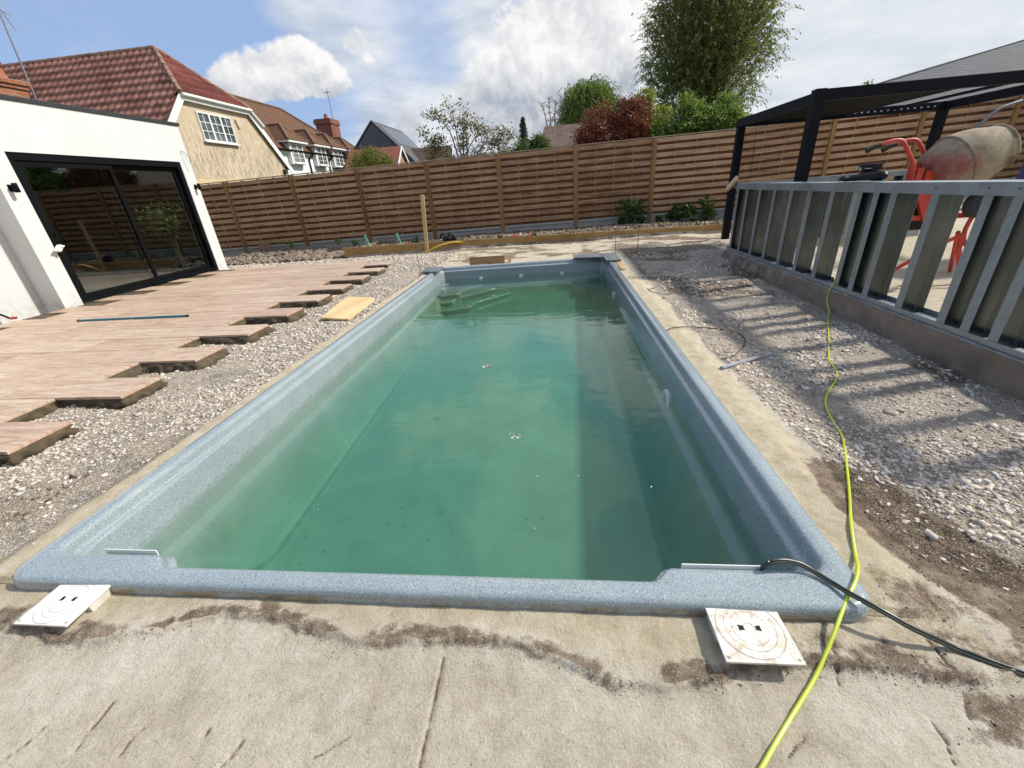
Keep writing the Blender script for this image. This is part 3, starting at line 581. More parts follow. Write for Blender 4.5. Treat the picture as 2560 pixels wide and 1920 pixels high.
r_ = np.random.default_rng(44); n_ = 80; fx = -1.9+2.6*r_.random(n_); fy = 1.2+6*r_.random(n_); fs = .0025+.004*r_.random(n_)
V = np.array([(-1, 0, 0), (0, -.6, .2), (1, 0, 0), (0, .6, .3)]); a = r_.random(n_)*PI; V = np.stack([V[None, :, 0]*np.cos(a)[:, None]-V[None, :, 1]*np.sin(a)[:, None], V[None, :, 0]*np.sin(a)[:, None]+V[None, :, 1]*np.cos(a)[:, None], V[None, :, 2]+0*a[:, None]], -1)*fs[:, None, None]
V = V+np.stack([fx, fy, np.full(n_, WZ+.0012)], -1)[:, None]
tag(fast('floating_flecks', V.reshape(-1, 3), 4, np.arange(n_*4), FL), kind='stuff', label='scattered pale specks of pollen and dust floating on the water', cat='debris')
n_ = 420; kx = np.array([-1.62, -1.66, -1.6, -.9, -.6, -1.1, -.2, .45, .5, -1.4, .1, -.7]); ky = np.array([1.7, 2.6, 3.6, 1.8, 1.6, 2.1, 1.9, 2.2, 3.4, 1.5, 2.6, 4.0]); ki = r_.integers(0, 12, n_); fx = np.clip(kx[ki]+r_.normal(0, .16, n_), -1.70, .52); fy = np.clip(ky[ki]+r_.normal(0, .28, n_), 1.36, 6.5); fs = .0012+.007*r_.random(n_)**6; V = np.array([(-1, 0, 0), (0, -.6, .0), (1, 0, 0), (0, .6, .0)]); a = r_.random(n_)*PI
V = np.stack([V[None, :, 0]*np.cos(a)[:, None]-V[None, :, 1]*np.sin(a)[:, None], V[None, :, 0]*np.sin(a)[:, None]+V[None, :, 1]*np.cos(a)[:, None], V[None, :, 2]+0*a[:, None]], -1)*fs[:, None, None]
V = V+np.stack([fx, fy, -.728+.2*np.clip((fy-1.4)/5.4, 0, 1)+.004], -1)[:, None]
tag(fast('sunken_leaves', V.reshape(-1, 3), 4, np.arange(n_*4), DL), kind='stuff', label='dark bits of leaf litter sunk on the pool floor', cat='debris')
# ------------------------------------------------------------------ skimmer boxes with white lids in front of the pool
def lid_mat(name, dirty):
    m = Mat(name, .5); c = m.coord(); n = m.noise(c, 26, 6, .7, .5); n2 = m.noise(c, 11, 4, .7, 1)
    col = m.mix(m.rng(n, .45, .64, 0, dirty), (.74, .73, .69), (.42, .30, .17)); col = m.mix(m.rng(n2, .50, .66, 0, dirty), col, (.52, .42, .28))
    col = m.mix(m.rng(m.noise(c, 75, 3), .66, .72, 0, .9 if dirty > .4 else .35), col, (.10, .07, .05))
    L_ = m.N('ShaderNodeVectorMath'); L_.operation = 'LENGTH'; mp_ = m.coord((1, 1, 0)); m.L(mp_, L_.inputs[0]); d = L_.outputs['Value']
    rr = None
    for R in (.092, .070, .052):
        e = m.rng(m.op('ABSOLUTE', m.op('SUBTRACT', d, R)), .0003, .0012, 1, 0); rr = e if rr is None else m.op('MAXIMUM', rr, e)
    col = m.mix(m.op('MULTIPLY', rr, .42), col, (.30, .25, .19)); m.color(col); m.bump(m.op('SUBTRACT', 1.0, rr), .8, .0015); return m.m
DARK = simple('dark_void', (.012, .012, .012), .9); 
def skimmer(x0, x1, y0, y1, dirty, label, tilt):
    cx, cy = (x0+x1)/2, (y0+y1)/2; zt = -.020
    root = empty('skimmer_box', (cx, cy, -.06), label, 'skimmer lid', 'white skimmer lids in front of the pool'); root.rotation_euler = tilt
    hx, hy = (x1-x0)/2, (y1-y0)/2
    mb = MB(); mb.box((-hx, -hy, .034), (hx, hy, .042)); lid = mb.build('lid', lid_mat('lid_plastic', dirty), root, bevel=.0015)
    mb = MB(); mb.prism([(.078*math.cos(t*PI/18)*1.0, .078*math.sin(t*PI/18)+.0) for t in range(36)], -.03, .033)
    mb.box((-hx*.92, -hy*.2, -.03), (hx*.92, hy+.03, .031)); mb.build('housing', simple('housing_plastic', (.60, .58, .52), .6, var=.25, bump=.3), root, bevel=.004)
    for s in (-1, 1):
        mb = MB(); mb.prism([(s*.017, -.006), (s*.031, -.009), (s*.031, .009), (s*.017, .006)], .0425, .0432); g = mb.build('finger_slot', DARK, root); g.parent = lid
    sm_ = simple('lid_screw', (.30, .28, .25), .4, .6)
    for sx_ in (-1, 1):
        for sy_ in (-1, 1): mb = MB(); mb.lathe([(0, .0432), (.003, .0432), (.004, .0421)], 10, mat=Matrix.Translation((sx_*(hx-.012), sy_*(hy-.012), 0))); g = mb.build('screw', sm_, root); g.parent = lid
    mb = MB(); mb.lathe([(.090, .0421), (.0905, .0432), (.0935, .0432), (.094, .0421)], 48); g = mb.build('rim', lid_mat('rim_plastic', dirty), root, smooth=True); g.parent = lid
    mb = MB(); mb.lathe([(.0145, .0421), (.0150, .0433), (.0165, .0433), (.0170, .0421)], 24); g = mb.build('hub', lid_mat('hub_plastic', dirty), root); g.parent = lid
skimmer(-1.865, -1.650, .752, .945, .16, 'clean white square skimmer lid at the left front corner of the pool', (math.radians(1.5), math.radians(-2), math.radians(-1)))
skimmer(.438, .648, .742, .945, .72, 'rust stained white square skimmer lid at the right front corner of the pool', (math.radians(-1), math.radians(1.5), math.radians(1.5)))
# ------------------------------------------------------------------ coping slabs on the far corners
SLATE = simple('slate', (.15, .16, .18), .45, var=.35, scale=9, bump=.4, bscale=30)
def slab(name, poly, z0, z1, mat, label, cat, grp=None, bevel=.003):
    mb = MB(); cx = sum(p[0] for p in poly)/len(poly); cy = sum(p[1] for p in poly)/len(poly)
    mb.prism([(p[0]-cx, p[1]-cy) for p in poly], 0, z1-z0); o = mb.build(name, mat, bevel=bevel); o.location = (cx, cy, z0); return tag(o, label, cat, grp)
slab('coping_slab', [(-2.24, 6.93), (-2.31, 7.36), (-1.98, 7.36), (-1.97, 6.88)], .004, .026, SLATE, 'dark slate coping slab laid on the far left corner of the pool', 'coping slab', 'slate coping slabs')
slab('coping_slab', [(.31, 7.46), (.31, 7.86), (.80, 7.86), (.80, 7.40)], .010, .034, SLATE, 'dark slate coping slab along the far edge at the right corner, white dusted', 'coping slab', 'slate coping slabs')
slab('coping_slab', [(.815, 7.05), (.815, 7.84), (1.06, 7.80), (1.06, 7.05)], .006, .030, SLATE, 'grey slate coping slab on the right rim at the far corner', 'coping slab', 'slate coping slabs')
OAK = wood('raw_timber', (.30, .19, .085), (.52, .37, .19), 'Y')
mb = MB(); mb.box((-.03, -.32, 0), (.03, .32, .03)); o = mb.build('timber_strip', OAK, bevel=.003); o.location = (1.0, 6.75, -.035); tag(o, 'short timber strip under the grey slab beside the right rim', 'timber')
# ------------------------------------------------------------------ patio tiles on a mortar bed
m = Mat('wood_look_tile', .55, spec=.4); oi = m.attr('tid'); c0 = m.coord(kind='World')
cmb = m.N('ShaderNodeVectorMath'); cmb.operation = 'MULTIPLY_ADD'; m.L(c0, cmb.inputs[0]); cmb.inputs[1].default_value = (1.15, 9.5, 1)
c3 = m.N('ShaderNodeCombineXYZ'); m.L(m.op('MULTIPLY', oi, 37.0), c3.inputs[0]); m.L(m.op('MULTIPLY', oi, 11.0), c3.inputs[1]); m.L(c3.outputs[0], cmb.inputs[2])
g1 = m.noise(cmb.outputs[0], 1.5, 8, .68, 1.4); g2 = m.noise(c0, 1.4, 4); 
tv = m.op('ADD', m.op('MULTIPLY', g1, .98), m.op('MULTIPLY', oi, .13)); tc_ = m.ramp(tv, [(.30, (.22, .145, .10)), (.41, (.385, .27, .195)), (.50, (.52, .39, .285)), (.60, (.62, .495, .365)), (.74, (.71, .61, .48))])
pk = m.mix(m.rng(g2, .40, .65, 0, .38), tc_, (.55, .38, .30)); g3 = m.noise(cmb.outputs[0], 5.5, 5, .7, .8); pk = m.mix(m.rng(g3, .53, .66, 0, .85), pk, (.27, .185, .14)); g4 = m.noise(cmb.outputs[0], 3.1, 6, .7, 1.1); pk = m.mix(m.rng(g4, .56, .66, 0, .7), pk, (.74, .66, .56)); pk = m.mix(m.rng(g4, .36, .44, .55, 0), pk, (.52, .31, .25)); pk = m.mix(m.rng(m.noise(c0, 4, 6, .7), .58, .72, 0, .35), pk, (.62, .58, .52))
pk = m.mix(1.0, pk, (.86, .815, .80), 'MULTIPLY'); m.color(pk); m.bump(g1, .15, .003); TILE = m.m
MORTAR = simple('mortar', (.085, .064, .040), .95, var=.35, scale=14, bump=.8, bscale=45)
tv_, tf_, tid = [], [], []
def add_tile(x0, x1, y0, y1, z=0.0, tx=0):
    o = len(tv_); th = .020; b = .0015
    j = (random.random()-.5)*.004
    tv_.extend([(x0, y0, z-th), (x1, y0, z-th), (x1, y1, z-th), (x0, y1, z-th), (x0, y0, z-b+j), (x1, y0, z-b+j), (x1, y1, z-b+j), (x0, y1, z-b+j), (x0+b, y0+b, z+j), (x1-b, y0+b, z+j), (x1-b, y1-b, z+j), (x0+b, y1-b, z+j)])
    tf_.extend([(o+0, o+3, o+2, o+1)]+[(o+i, o+(i+1) % 4, o+4+(i+1) % 4, o+4+i) for i in range(4)]+[(o+4+i, o+4+(i+1) % 4, o+8+(i+1) % 4, o+8+i) for i in range(4)]+[(o+8, o+9, o+10, o+11)])
    tid.extend([random.random()]*12)
PITCH = .7115; edge = []
for k in range(-7, 22):
    y0 = 1.735+PITCH/2*k; y1 = y0+PITCH/2-.003; a = (k % 2 == 0)
    if y0 > 8.5: break
    xr = (-3.235 if a else -3.795); xl = -7.50 if a else -6.95
    if k >= 18: xr -= .08*(k-17)
    if y0 < 5.4: xl = min(xl, -7.50) if a else -7.1
    x = xr
    while x > xl+.02:
        add_tile(max(x-1.10, xl), x-.005, y0, y1-.002); x -= 1.10
    edge.append((y0, y1, xr))
me = bpy.data.meshes.new('patio'); me.from_pydata(tv_, [], tf_); me.materials.append(TILE); at = me.attributes.new('tid', 'FLOAT', 'POINT'); at.data.foreach_set('value', tid)
o = bpy.data.objects.new('patio', me); COL.objects.link(o); tag(o, kind='structure')
# mortar bed: wavy wall following the stepped edge, oozing beyond the tiles
out_ = []
for y0, y1, xr in edge:
    out_ += [(xr, y0+t*(y1-y0)/24) for t in range(25)]
pl = []
for i in range(len(out_)-1):
    a, b = out_[i], out_[i+1]; dxx = b[0]-a[0]
    n = max(1, int(abs(dxx)/.015))
    for k in range(n): pl.append((a[0]+dxx*k/n, a[1]+(b[1]-a[1])*k/n))
pl = np.array(pl); tg = np.gradient(pl, axis=0); nr = np.stack([tg[:, 1], -tg[:, 0]], -1); nr /= np.maximum(1e-9, np.hypot(nr[:, 0], nr[:, 1]))[:, None]
levels = [(-.0205, -.016, .006), (-.027, .004, .022), (-.042, .010, .036), (-.062, .020, .05), (-.10, .032, .06)]
vs, n = [], len(pl); 
for li_, (z, off, amp) in enumerate(levels):
    nn_ = fbm(pl[:, 0]*14+li_*3, pl[:, 1]*14, 4, 60+li_)-.5; big_ = np.clip(fbm(pl[:, 0]*2.5+5, pl[:, 1]*2.5, 3, 71)-.42, 0, 1)*2.2
    o2 = off*(.35+big_*1.9)+amp*nn_*2.1; o2 = np.where(o2 > .11, .11, o2)
    vs.append(np.stack([pl[:, 0]+nr[:, 0]*o2, pl[:, 1]+nr[:, 1]*o2, np.full(n, z)+nn_*.004*(li_ > 0)], -1))
vs.append(np.stack([np.full(n, -7.6), pl[:, 1], np.full(n, -.10)], -1)); vs.insert(0, np.stack([np.full(n, -7.6), pl[:, 1], np.full(n, -.0215)], -1))
vv = np.concatenate(vs); idl = []
for l in range(len(vs)-1):
    for i in range(n-1): idl += [l*n+i, l*n+i+1, (l+1)*n+i+1, (l+1)*n+i]
tag(fast('mortar_bed', vv, 4, idl, MORTAR, smooth=False), kind='structure')
# long turquoise level lying on the tiles
lv = empty('spirit_level', (-5.47, 4.715, .002), 'long turquoise straight edge lying on the wood look patio tiles', 'level')
mb = MB(); mb.box((-.78, -.013, 0), (.78, .013, .022)); bd = mb.build('bar', simple('teal_metal', (.015, .17, .24), .35, var=.2), lv, bevel=.002)
mb = MB(); mb.box((.78, -.014, 0), (.805, .014, .023)); mb.build('end_cap', DARK, lv, bevel=.002); mb = MB(); mb.box((-.80, -.014, 0), (-.78, .014, .023)); mb.build('end_cap', DARK, lv, bevel=.002)
mb = MB(); mb.box((-.02, -.008, .0222), (.02, .008, .0235)); mb.build('vial', simple('vial_glass', (.55, .62, .4), .1), lv)
PLY = wood('osb_board', (.50, .34, .15), (.72, .53, .28), 'Y', .6)
slab('plywood_offcut', [(-2.80, 4.55), (-2.40, 4.44), (-2.46, 5.38), (-2.52, 5.47), (-2.98, 5.62)], -.062, -.040, PLY, 'yellow sheet offcut lying on the stones between patio and pool', 'board')
TIM = wood('treated_timber', (.23, .125, .035), (.46, .30, .115), 'X'); TIMZ = wood('treated_post', (.17, .075, .018), (.34, .185, .06), 'Z')
mb = MB(); mb.box((-.33, -.012, 0), (.33, .012, .135)); o = mb.build('timber_offcut', wood('offcut_timber', (.22, .13, .055), (.36, .24, .12), 'X'), bevel=.002); o.location = (-1.27, 7.84, -.05); o.rotation_euler = (-.05, 0, .03); tag(o, 'brown board offcut standing on edge behind the far pool rim', 'board')
mb = MB(); mb.prism([(-.03, 0), (.04, 0), (.05, .09), (.0, .06)], -.01, .01, axis=1); o = mb.build('timber_wedge', PLY); o.location = (-.87, 7.9, -.05); tag(o, 'small pale wooden wedge beside the board behind the pool', 'wedge')
# ------------------------------------------------------------------ steel marker rods
ROD = simple('rusty_rod', (.17, .12, .09), .6, .4, .4)
for (x, y, h, lean, lb) in ((-2.42, 7.38, .42, (-.02, 0), 'thin steel marker rod at the far left corner of the pool'), (1.09, 8.02, .46, (.0, 0), 'left one of two thin steel rods beyond the right pool corner'), (1.43, 7.77, .48, (.02, 0), 'right one of two thin steel rods beyond the right pool corner')):
    mb = MB(); mb.tube([(0, 0, 0), (lean[0], lean[1], h)], .0055, 6); o = mb.build('steel_rod', ROD); o.location = (x, y, -.06); tag(o, lb, 'rod', 'steel marker rods')
mb = MB(); mb.lathe([(0, .03), (.022, .028), (.03, .015), (.032, 0), (.0, 0)], 14); o = mb.build('marker_cap', simple('hi_vis', (.62, .72, .03), .4), smooth=True); o.location = (-2.345, 7.37, -.035); tag(o, 'fluorescent yellow plastic cap on the ground by the left marker rod', 'cap')
# ------------------------------------------------------------------ fence along the back
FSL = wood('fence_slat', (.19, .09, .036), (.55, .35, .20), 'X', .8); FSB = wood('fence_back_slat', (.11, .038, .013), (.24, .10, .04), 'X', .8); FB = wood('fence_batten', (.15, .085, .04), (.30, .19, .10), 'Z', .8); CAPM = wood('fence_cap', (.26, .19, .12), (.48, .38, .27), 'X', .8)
CONC = simple('gravel_board_concrete', (.36, .35, .33), .85, var=.12, scale=7, bump=.25)
def fence(name, loc, rz, label, posts, tops, gravel=True, step_at=None):
    """posts: x positions along the fence; tops: height of the top at each post"""
    root = empty(name, loc, label, 'fence', 'garden fences', rz)
    for i, x in enumerate(posts):
        t = tops(x+.01); mb = MB(); mb.box((x-.045, -.085, t-2.35), (x+.045, .015, t-.005)); mb.build('post', TIMZ, root, bevel=.004)
    r = random.Random(5)
    for x0, x1 in zip(posts[:-1], posts[1:]):
        a, b = x0+.046, x1-.046; ta, tb = tops(x0+.02), tops(x1-.02)
        sh = (tb-ta)/(b-a)
        def Q(x, y, z): return (x, y, z+ta+sh*(x-a))
        fr_, bk, bt = MB(), MB(), MB(); H = 1.80; n = 11; p = H/n
        for k in range(n+1):
            zt = -.02-k*p; jz = r.uniform(-.006, .006)
            if zt-.10 < -H-.02: continue
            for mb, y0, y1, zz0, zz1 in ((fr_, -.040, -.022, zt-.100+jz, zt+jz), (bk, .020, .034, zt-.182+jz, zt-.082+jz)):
                if zz0 < -H-.02: zz0 = -H-.02
                bow = r.uniform(-.006, .008); xs_ = [a, a+(b-a)*.25, (a+b)/2, a+(b-a)*.75, b]; vs_l = []
                for ix, x in enumerate(xs_):
                    yo = bow*math.sin(PI*(x-a)/(b-a)*2); vs_l += [Q(x, y0+yo, zz0), Q(x, y1+yo, zz0), Q(x, y1+yo, zz1), Q(x, y0+yo, zz1)]
                fs = [(0, 1, 2, 3), (16, 19, 18, 17)]
                for ix in range(4):
                    o_ = ix*4; fs += [(o_+j, o_+4+j, o_+4+(j+1) % 4, o_+(j+1) % 4) for j in range(4)]
                mb.add(vs_l, fs)
        for f in (0.012, .25, .5, .75, .988):
            x = a+(b-a)*f; bt.add([Q(x-.016, -.021, -H-.02), Q(x+.016, -.021, -H-.02), Q(x+.016, .019, -H-.02), Q(x-.016, .019, -H-.02), Q(x-.016, -.021, -.005), Q(x+.016, -.021, -.005), Q(x+.016, .019, -.005), Q(x-.016, .019, -.005)], [(0, 3, 2, 1), (4, 5, 6, 7), (0, 1, 5, 4), (1, 2, 6, 5), (2, 3, 7, 6), (3, 0, 4, 7)])
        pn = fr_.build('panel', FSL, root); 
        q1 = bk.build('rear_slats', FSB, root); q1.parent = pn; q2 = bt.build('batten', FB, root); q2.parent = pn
        mb = MB(); mb.add([Q(a-.04, -.045, 0), Q(b+.04, -.045, 0), Q(b+.04, .035, 0), Q(a-.04, .035, 0), Q(a-.04, -.045, .022), Q(b+.04, -.045, .022), Q(b+.04, .035, .022), Q(a-.04, .035, .022)], [(0, 3, 2, 1), (4, 5, 6, 7), (0, 1, 5, 4), (1, 2, 6, 5), (2, 3, 7, 6), (3, 0, 4, 7)]); cp = mb.build('capping', CAPM, root); cp.parent = pn
        if gravel:
            mb = MB(); z0, z1 = -2.20, -1.825
            def bx(x0_, x1_, y0_, y1_, za, zb): mb.add([Q(x0_, y0_, za), Q(x1_, y0_, za), Q(x1_, y1_, za), Q(x0_, y1_, za), Q(x0_, y0_, zb), Q(x1_, y0_, zb), Q(x1_, y1_, zb), Q(x0_, y1_, zb)], [(0, 3, 2, 1), (4, 5, 6, 7), (0, 1, 5, 4), (1, 2, 6, 5), (2, 3, 7, 6), (3, 0, 4, 7)])
            bx(a, b, -.02, .02, z0, z1); bx(a, b, -.045, -.0195, z1-.055, z1); bx(a, a+.10, -.045, -.0195, z0, z1-.0552); bx(b-.10, b, -.045, -.0195, z0, z1-.0552)
            mb.build('gravel_board', CONC, root, bevel=.006)
    return root
topz = lambda x: (2.035+.0155*(x+2) if x < 4.9 else (2.10+.0185*(x-2.6) if x < 6.8 else 2.245+.0345*(x-6.9)))
bposts = [-13.6, -11.6, -9.55, -7.49, -5.49, -3.49, -1.49, .585, 2.60, 4.72, 6.86, 8.83, 10.82, 12.8]
fence('garden_fence', (0, 12.6, 0), 0, 'long brown slatted timber fence with concrete gravel boards behind the pool', bposts, topz)
fence('garden_fence', (12.9, 12.4, 0), -PI/2, 'slatted timber fence along the right side of the garden beyond the pergola', [0, 2, 4, 6, 8, 10, 12, 14, 16, 18], lambda x: 2.3)
# kerb of treated sleepers
for i, (x0, x1, lb) in enumerate(((-5.31, -3.02, 'left length of treated timber edging half buried in gravel'), (-3.015, -.90, 'edging length just right of the tall stake, below the yellow hose'), (-.895, 1.575, 'middle length of treated timber edging below the printed tube'), (1.58, 3.40, 'edging length left of the pergola post, in front of the shrubs'), (3.405, 5.4, 'last length of timber edging running behind the steel frame'))):
    mb = MB(); mb.box((x0, 0, 0), (x1, .045, .23)); o = mb.build('timber_edging', TIM, bevel=.003); o.location = (0, 10.38, -.105+.003*i); tag(o, lb, 'timber edging', 'timber edging boards by the fence')
mb = MB(); mb.beam((0, 0, 0), (.09, 0, 1.32), .085, .035, up=(0, 1, 0)); o = mb.build('timber_stake', wood('stake_timber', (.38, .25, .10), (.60, .44, .22), 'Z'), bevel=.002); o.location = (-3.13, 10.28, -.12); tag(o, 'tall pale timber stake standing against the edging board', 'stake')
# ------------------------------------------------------------------ white extension with sliding door
m = Mat('white_render', .9, spec=.2); c = m.coord(kind='World'); n = m.noise(c, 1.6, 6, .65); n2 = m.noise(c, 70, 3)
cc = m.ramp(n, [(.3, (.585, .60, .595)), (.7, (.645, .66, .66))]); zz = m.sep(c)[2]; sp_ = m.op('MULTIPLY', m.rng(zz, .28, .0), m.rng(m.noise(c, 9, 5, .7), .46, .6)); cc = m.mix(m.op('MULTIPLY', sp_, .5), cc, (.45, .38, .29)); m.color(cc); m.bump(n2, .35, .003); RENDER = m.m
BLK = simple('black_aluminium', (.005, .006, .007), .5, var=.2, spec=.08); ANTH = simple('anthracite_trim', (.025, .028, .032), .45, var=.2)
m = Mat('door_glass'); m.nt.nodes.remove(m.b); out = m.nt.nodes['Material Output']; tr = m.N('ShaderNodeBsdfTransparent'); tr.inputs[0].default_value = (.78, .82, .78, 1); gl = m.N('ShaderNodeBsdfGlossy'); gl.inputs['Roughness'].default_value = .006; fr = m.N('ShaderNodeLayerWeight'); fr.inputs['Blend'].default_value = .5; mx = m.N('ShaderNodeMixShader')
bp = m.N('ShaderNodeBump'); bp.inputs['Strength'].default_value = .05; bp.inputs['Distance'].default_value = .02; m.L(m.noise(m.coord(kind='World'), 1.3, 2), bp.inputs['Height']); m.L(bp.outputs[0], gl.inputs['Normal'])
m.L(m.op('ADD', m.op('MULTIPLY', m.op('POWER', fr.outputs['Facing'], 4.5), .85), .13), mx.inputs[0]); m.L(tr.outputs[0], mx.inputs[1]); m.L(gl.outputs[0], mx.inputs[2]); m.L(mx.outputs[0], out.inputs['Surface']); GLASS = m.m
WX = -7.52
ext = empty('white_extension', (-9.5, 7.3, 0), 'white rendered flat roofed extension with black sliding patio doors', 'building')
mb = MB(); mb.box((-7.92, 5.58, -.12), (WX, 5.85, 2.775)); mb.box((-7.82, 8.83, -.12), (WX, 9.10, 2.775)); mb.box((-7.82, 5.85, 2.13), (WX, 8.83, 2.775))
mb.box((-8.1, -4, -.12), (-7.88, 5.578, 2.775)); mb.box((-12.6, 9.102, -.12), (-7.82, 9.3, 2.775)) if False else None
under(ext, mb.build('front_wall', RENDER))
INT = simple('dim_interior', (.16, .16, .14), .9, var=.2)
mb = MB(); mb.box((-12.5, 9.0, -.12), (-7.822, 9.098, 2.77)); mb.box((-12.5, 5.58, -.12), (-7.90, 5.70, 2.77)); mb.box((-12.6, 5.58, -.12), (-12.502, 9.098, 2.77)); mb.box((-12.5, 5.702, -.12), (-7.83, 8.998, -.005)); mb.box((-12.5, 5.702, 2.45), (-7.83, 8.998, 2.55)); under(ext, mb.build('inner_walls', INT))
mb = MB(); mb.box((-12.7, -4, 2.777), (-7.50, 9.14, 2.835)); under(ext, mb.build('roof_trim', ANTH, bevel=.004))
dr = MB(); X0, X1 = -7.66, -7.535
dr.box((X0, 5.852, 0), (X1, 5.93, 2.128)); dr.box((X0, 8.75, 0), (X1, 8.828, 2.128)); dr.box((X0, 5.932, 2.03), (X1, 8.748, 2.127)); dr.box((X0, 5.932, 0), (X1, 8.748, .05))
door = under(ext, dr.build('patio_door', BLK, bevel=.003))
for (y0, y1, xo) in ((5.932, 7.36, -7.565), (7.25, 8.748, -7.62)):
    mb = MB(); f = .065; mb.box((xo-.03, y0, .052), (xo+.008, y0+f, 2.028)); mb.box((xo-.03, y1-f, .052), (xo+.008, y1, 2.028)); mb.box((xo-.03, y0+f, 1.95), (xo+.008, y1-f, 2.028)); mb.box((xo-.03, y0+f, .052), (xo+.008, y1-f, .13)); s_ = mb.build('sash', BLK, bevel=.002); s_.parent = door
    mb = MB(); mb.box((xo-.016, y0+f, .13), (xo-.008, y1-f, 1.95)); g = mb.build('glass', GLASS); g.parent = door
for y in (5.965, 8.715):
    mb = MB(); mb.tube(smooth_path([(-7.55, y, .82), (-7.50, y, .84), (-7.49, y+.0, .93), (-7.50, y, 1.02), (-7.55, y, 1.04)], 5), .009, 8); h = mb.build('handle', BLK, smooth=True); h.parent = door
for o_ in list(door.children): o_.matrix_parent_inverse = Matrix.LocRotScale(ext.location, ext.rotation_euler, None) @ Matrix.LocRotScale(ext.location, None, None).inverted()
clothm = simple('white_cloth', (.75, .74, .70), .9, var=.1, bump=.5)
bm = bmesh.new(); bmesh.ops.create_icosphere(bm, subdivisions=3, radius=.05)
for v in bm.verts: v.co = Vector((v.co.x*.7, v.co.y*1.5, v.co.z*.8))*(1+.5*math.sin(v.co.y*90)*math.sin(v.co.z*70))
me = bpy.data.meshes.new('rag'); bm.to_mesh(me); bm.free(); me.materials.append(clothm); me.polygons.foreach_set('use_smooth', [True]*len(me.polygons)); o = bpy.data.objects.new('rag', me); COL.objects.link(o); o.location = (-7.46, 5.86, .84); o.rotation_euler = (.5, 0, 0); tag(o, 'crumpled white rag tied round the left door handle', 'rag')
# wall lamps
for (y, lb) in ((5.70, 'black up and down wall lamp on the left pillar of the white wall'), (9.0, 'black up and down wall lamp right of the sliding doors')):
    r0 = empty('wall_lamp', (WX, y, 1.67), lb, 'wall lamp', 'black wall lamps')
    mb = MB(); mb.lathe([(0, -.06), (.027, -.06), (.03, -.055), (.03, .055), (.027, .06), (0, .06)], 20, mat=Matrix.Translation((.085, 0, 0))); mb.build('shade', BLK, r0, smooth=True)
    mb = MB(); mb.box((0, -.03, -.045), (.012, .03, .045)); mb.box((.0125, -.012, -.02), (.06, .012, .02)); mb.build('bracket', BLK, r0, bevel=.002)
    mb = MB(); mb.lathe([(0, -.0605), (.02, -.0605)], 16, mat=Matrix.Translation((.085, 0, 0))); mb.build('lens', LENS, r0)
mb = MB(); mb.tube(smooth_path([(-7.50, 8.93, 2.33), (-7.49, 9.0, 2.30), (-7.47, 9.06, 2.2), (-7.5, 9.09, 2.12)], 6), .004, 5); mb.tube(smooth_path([(-7.505, 8.93, 2.33), (-7.51, 8.92, 2.2), (-7.51, 8.96, 1.95)], 5), .002, 4); tag(mb.build('loose_wire', BLK), 'thin loose wire poking out of the white wall above the door corner', 'wire')
mb = MB(); mb.tube(smooth_path([(-8.6, 4.3, .25), (-8.1, 4.75, .2), (-7.86, 4.95, .12), (-7.75, 5.03, .01)], 8), .014, 8, 0); mb.tube([(-7.75, 5.03, .01), (-7.70, 5.08, .005)], .018, 8, 1); tag(mb.build('armoured_cable', [BLK, simple('red_end', (.45, .05, .07), .6)], smooth=True), 'black cable with red taped end at the base of the white wall', 'cable')
# plant standing inside the door
def leaf_cloud(name, pts, size, mat, parent=None, seed=0, asp=.5, droop=0.0, world=False):
    r = np.random.default_rng(seed); n = len(pts); size = np.broadcast_to(size, n)*(.6+.8*r.random(n))
    d = r.normal(0, 1, (n, 3)); d[:, 2] -= droop; d /= np.linalg.norm(d, axis=1)[:, None]
    e = r.normal(0, 1, (n, 3)); e -= (e*d).sum(1)[:, None]*d; e /= np.linalg.norm(e, axis=1)[:, None]
    a = pts-d*size[:, None]*.5; b = pts+d*size[:, None]*.5; k = np.cross(d, e)*size[:, None]*.12
    V = np.stack([a, pts+e*size[:, None]*asp*.5+k, b, pts-e*size[:, None]*asp*.5+k], 1).reshape(-1, 3)
    return fast(name, V, 4, np.arange(n*4), mat, parent, attr={'lv': np.repeat(r.random(n), 4)})
def leafmat(name, dark, mid, light, trans=.35, rough=.55):
    m = Mat(name, rough, spec=.3); t = m.attr('lv'); n = m.noise(m.coord(kind='World'), .9, 3); f = m.op('ADD', m.op('MULTIPLY', t, .65), m.op('MULTIPLY', n, .4))
    c = m.ramp(f, [(.15, dark), (.5, mid), (.9, light)]); m.color(c)
    out = m.nt.nodes['Material Output']; tl = m.N('ShaderNodeBsdfTranslucent'); m.L(m.mix(.5, c, (.25, .32, .05), 'MIX'), tl.inputs[0]); mx = m.N('ShaderNodeMixShader'); mx.inputs[0].default_value = trans
    m.L(m.b.outputs[0], mx.inputs[1]); m.L(tl.outputs[0], mx.inputs[2]); m.L(mx.outputs[0], out.inputs['Surface']); return m.m
BARK = simple('bark', (.10, .075, .055), .9, var=.4, scale=8, bump=.5); BARKG = simple('grey_bark', (.22, .19, .16), .9, var=.35, scale=8, bump=.4)
LG = leafmat('indoor_leaf', (.08, .13, .05), (.16, .25, .10), (.30, .40, .20))
ip = empty('indoor_plant', (-8.05, 8.5, 0), 'leafy green potted tree standing indoors behind the right glass pane', 'plant')
mb = MB(); mb.lathe([(0, 0), (.13, 0), (.17, .28), (.15, .28), (.14, .24), (0, .24)], 24); mb.build('pot', simple('pot', (.04, .04, .04), .5), ip, smooth=True)
mb = MB(); rr = random.Random(3); tips = []
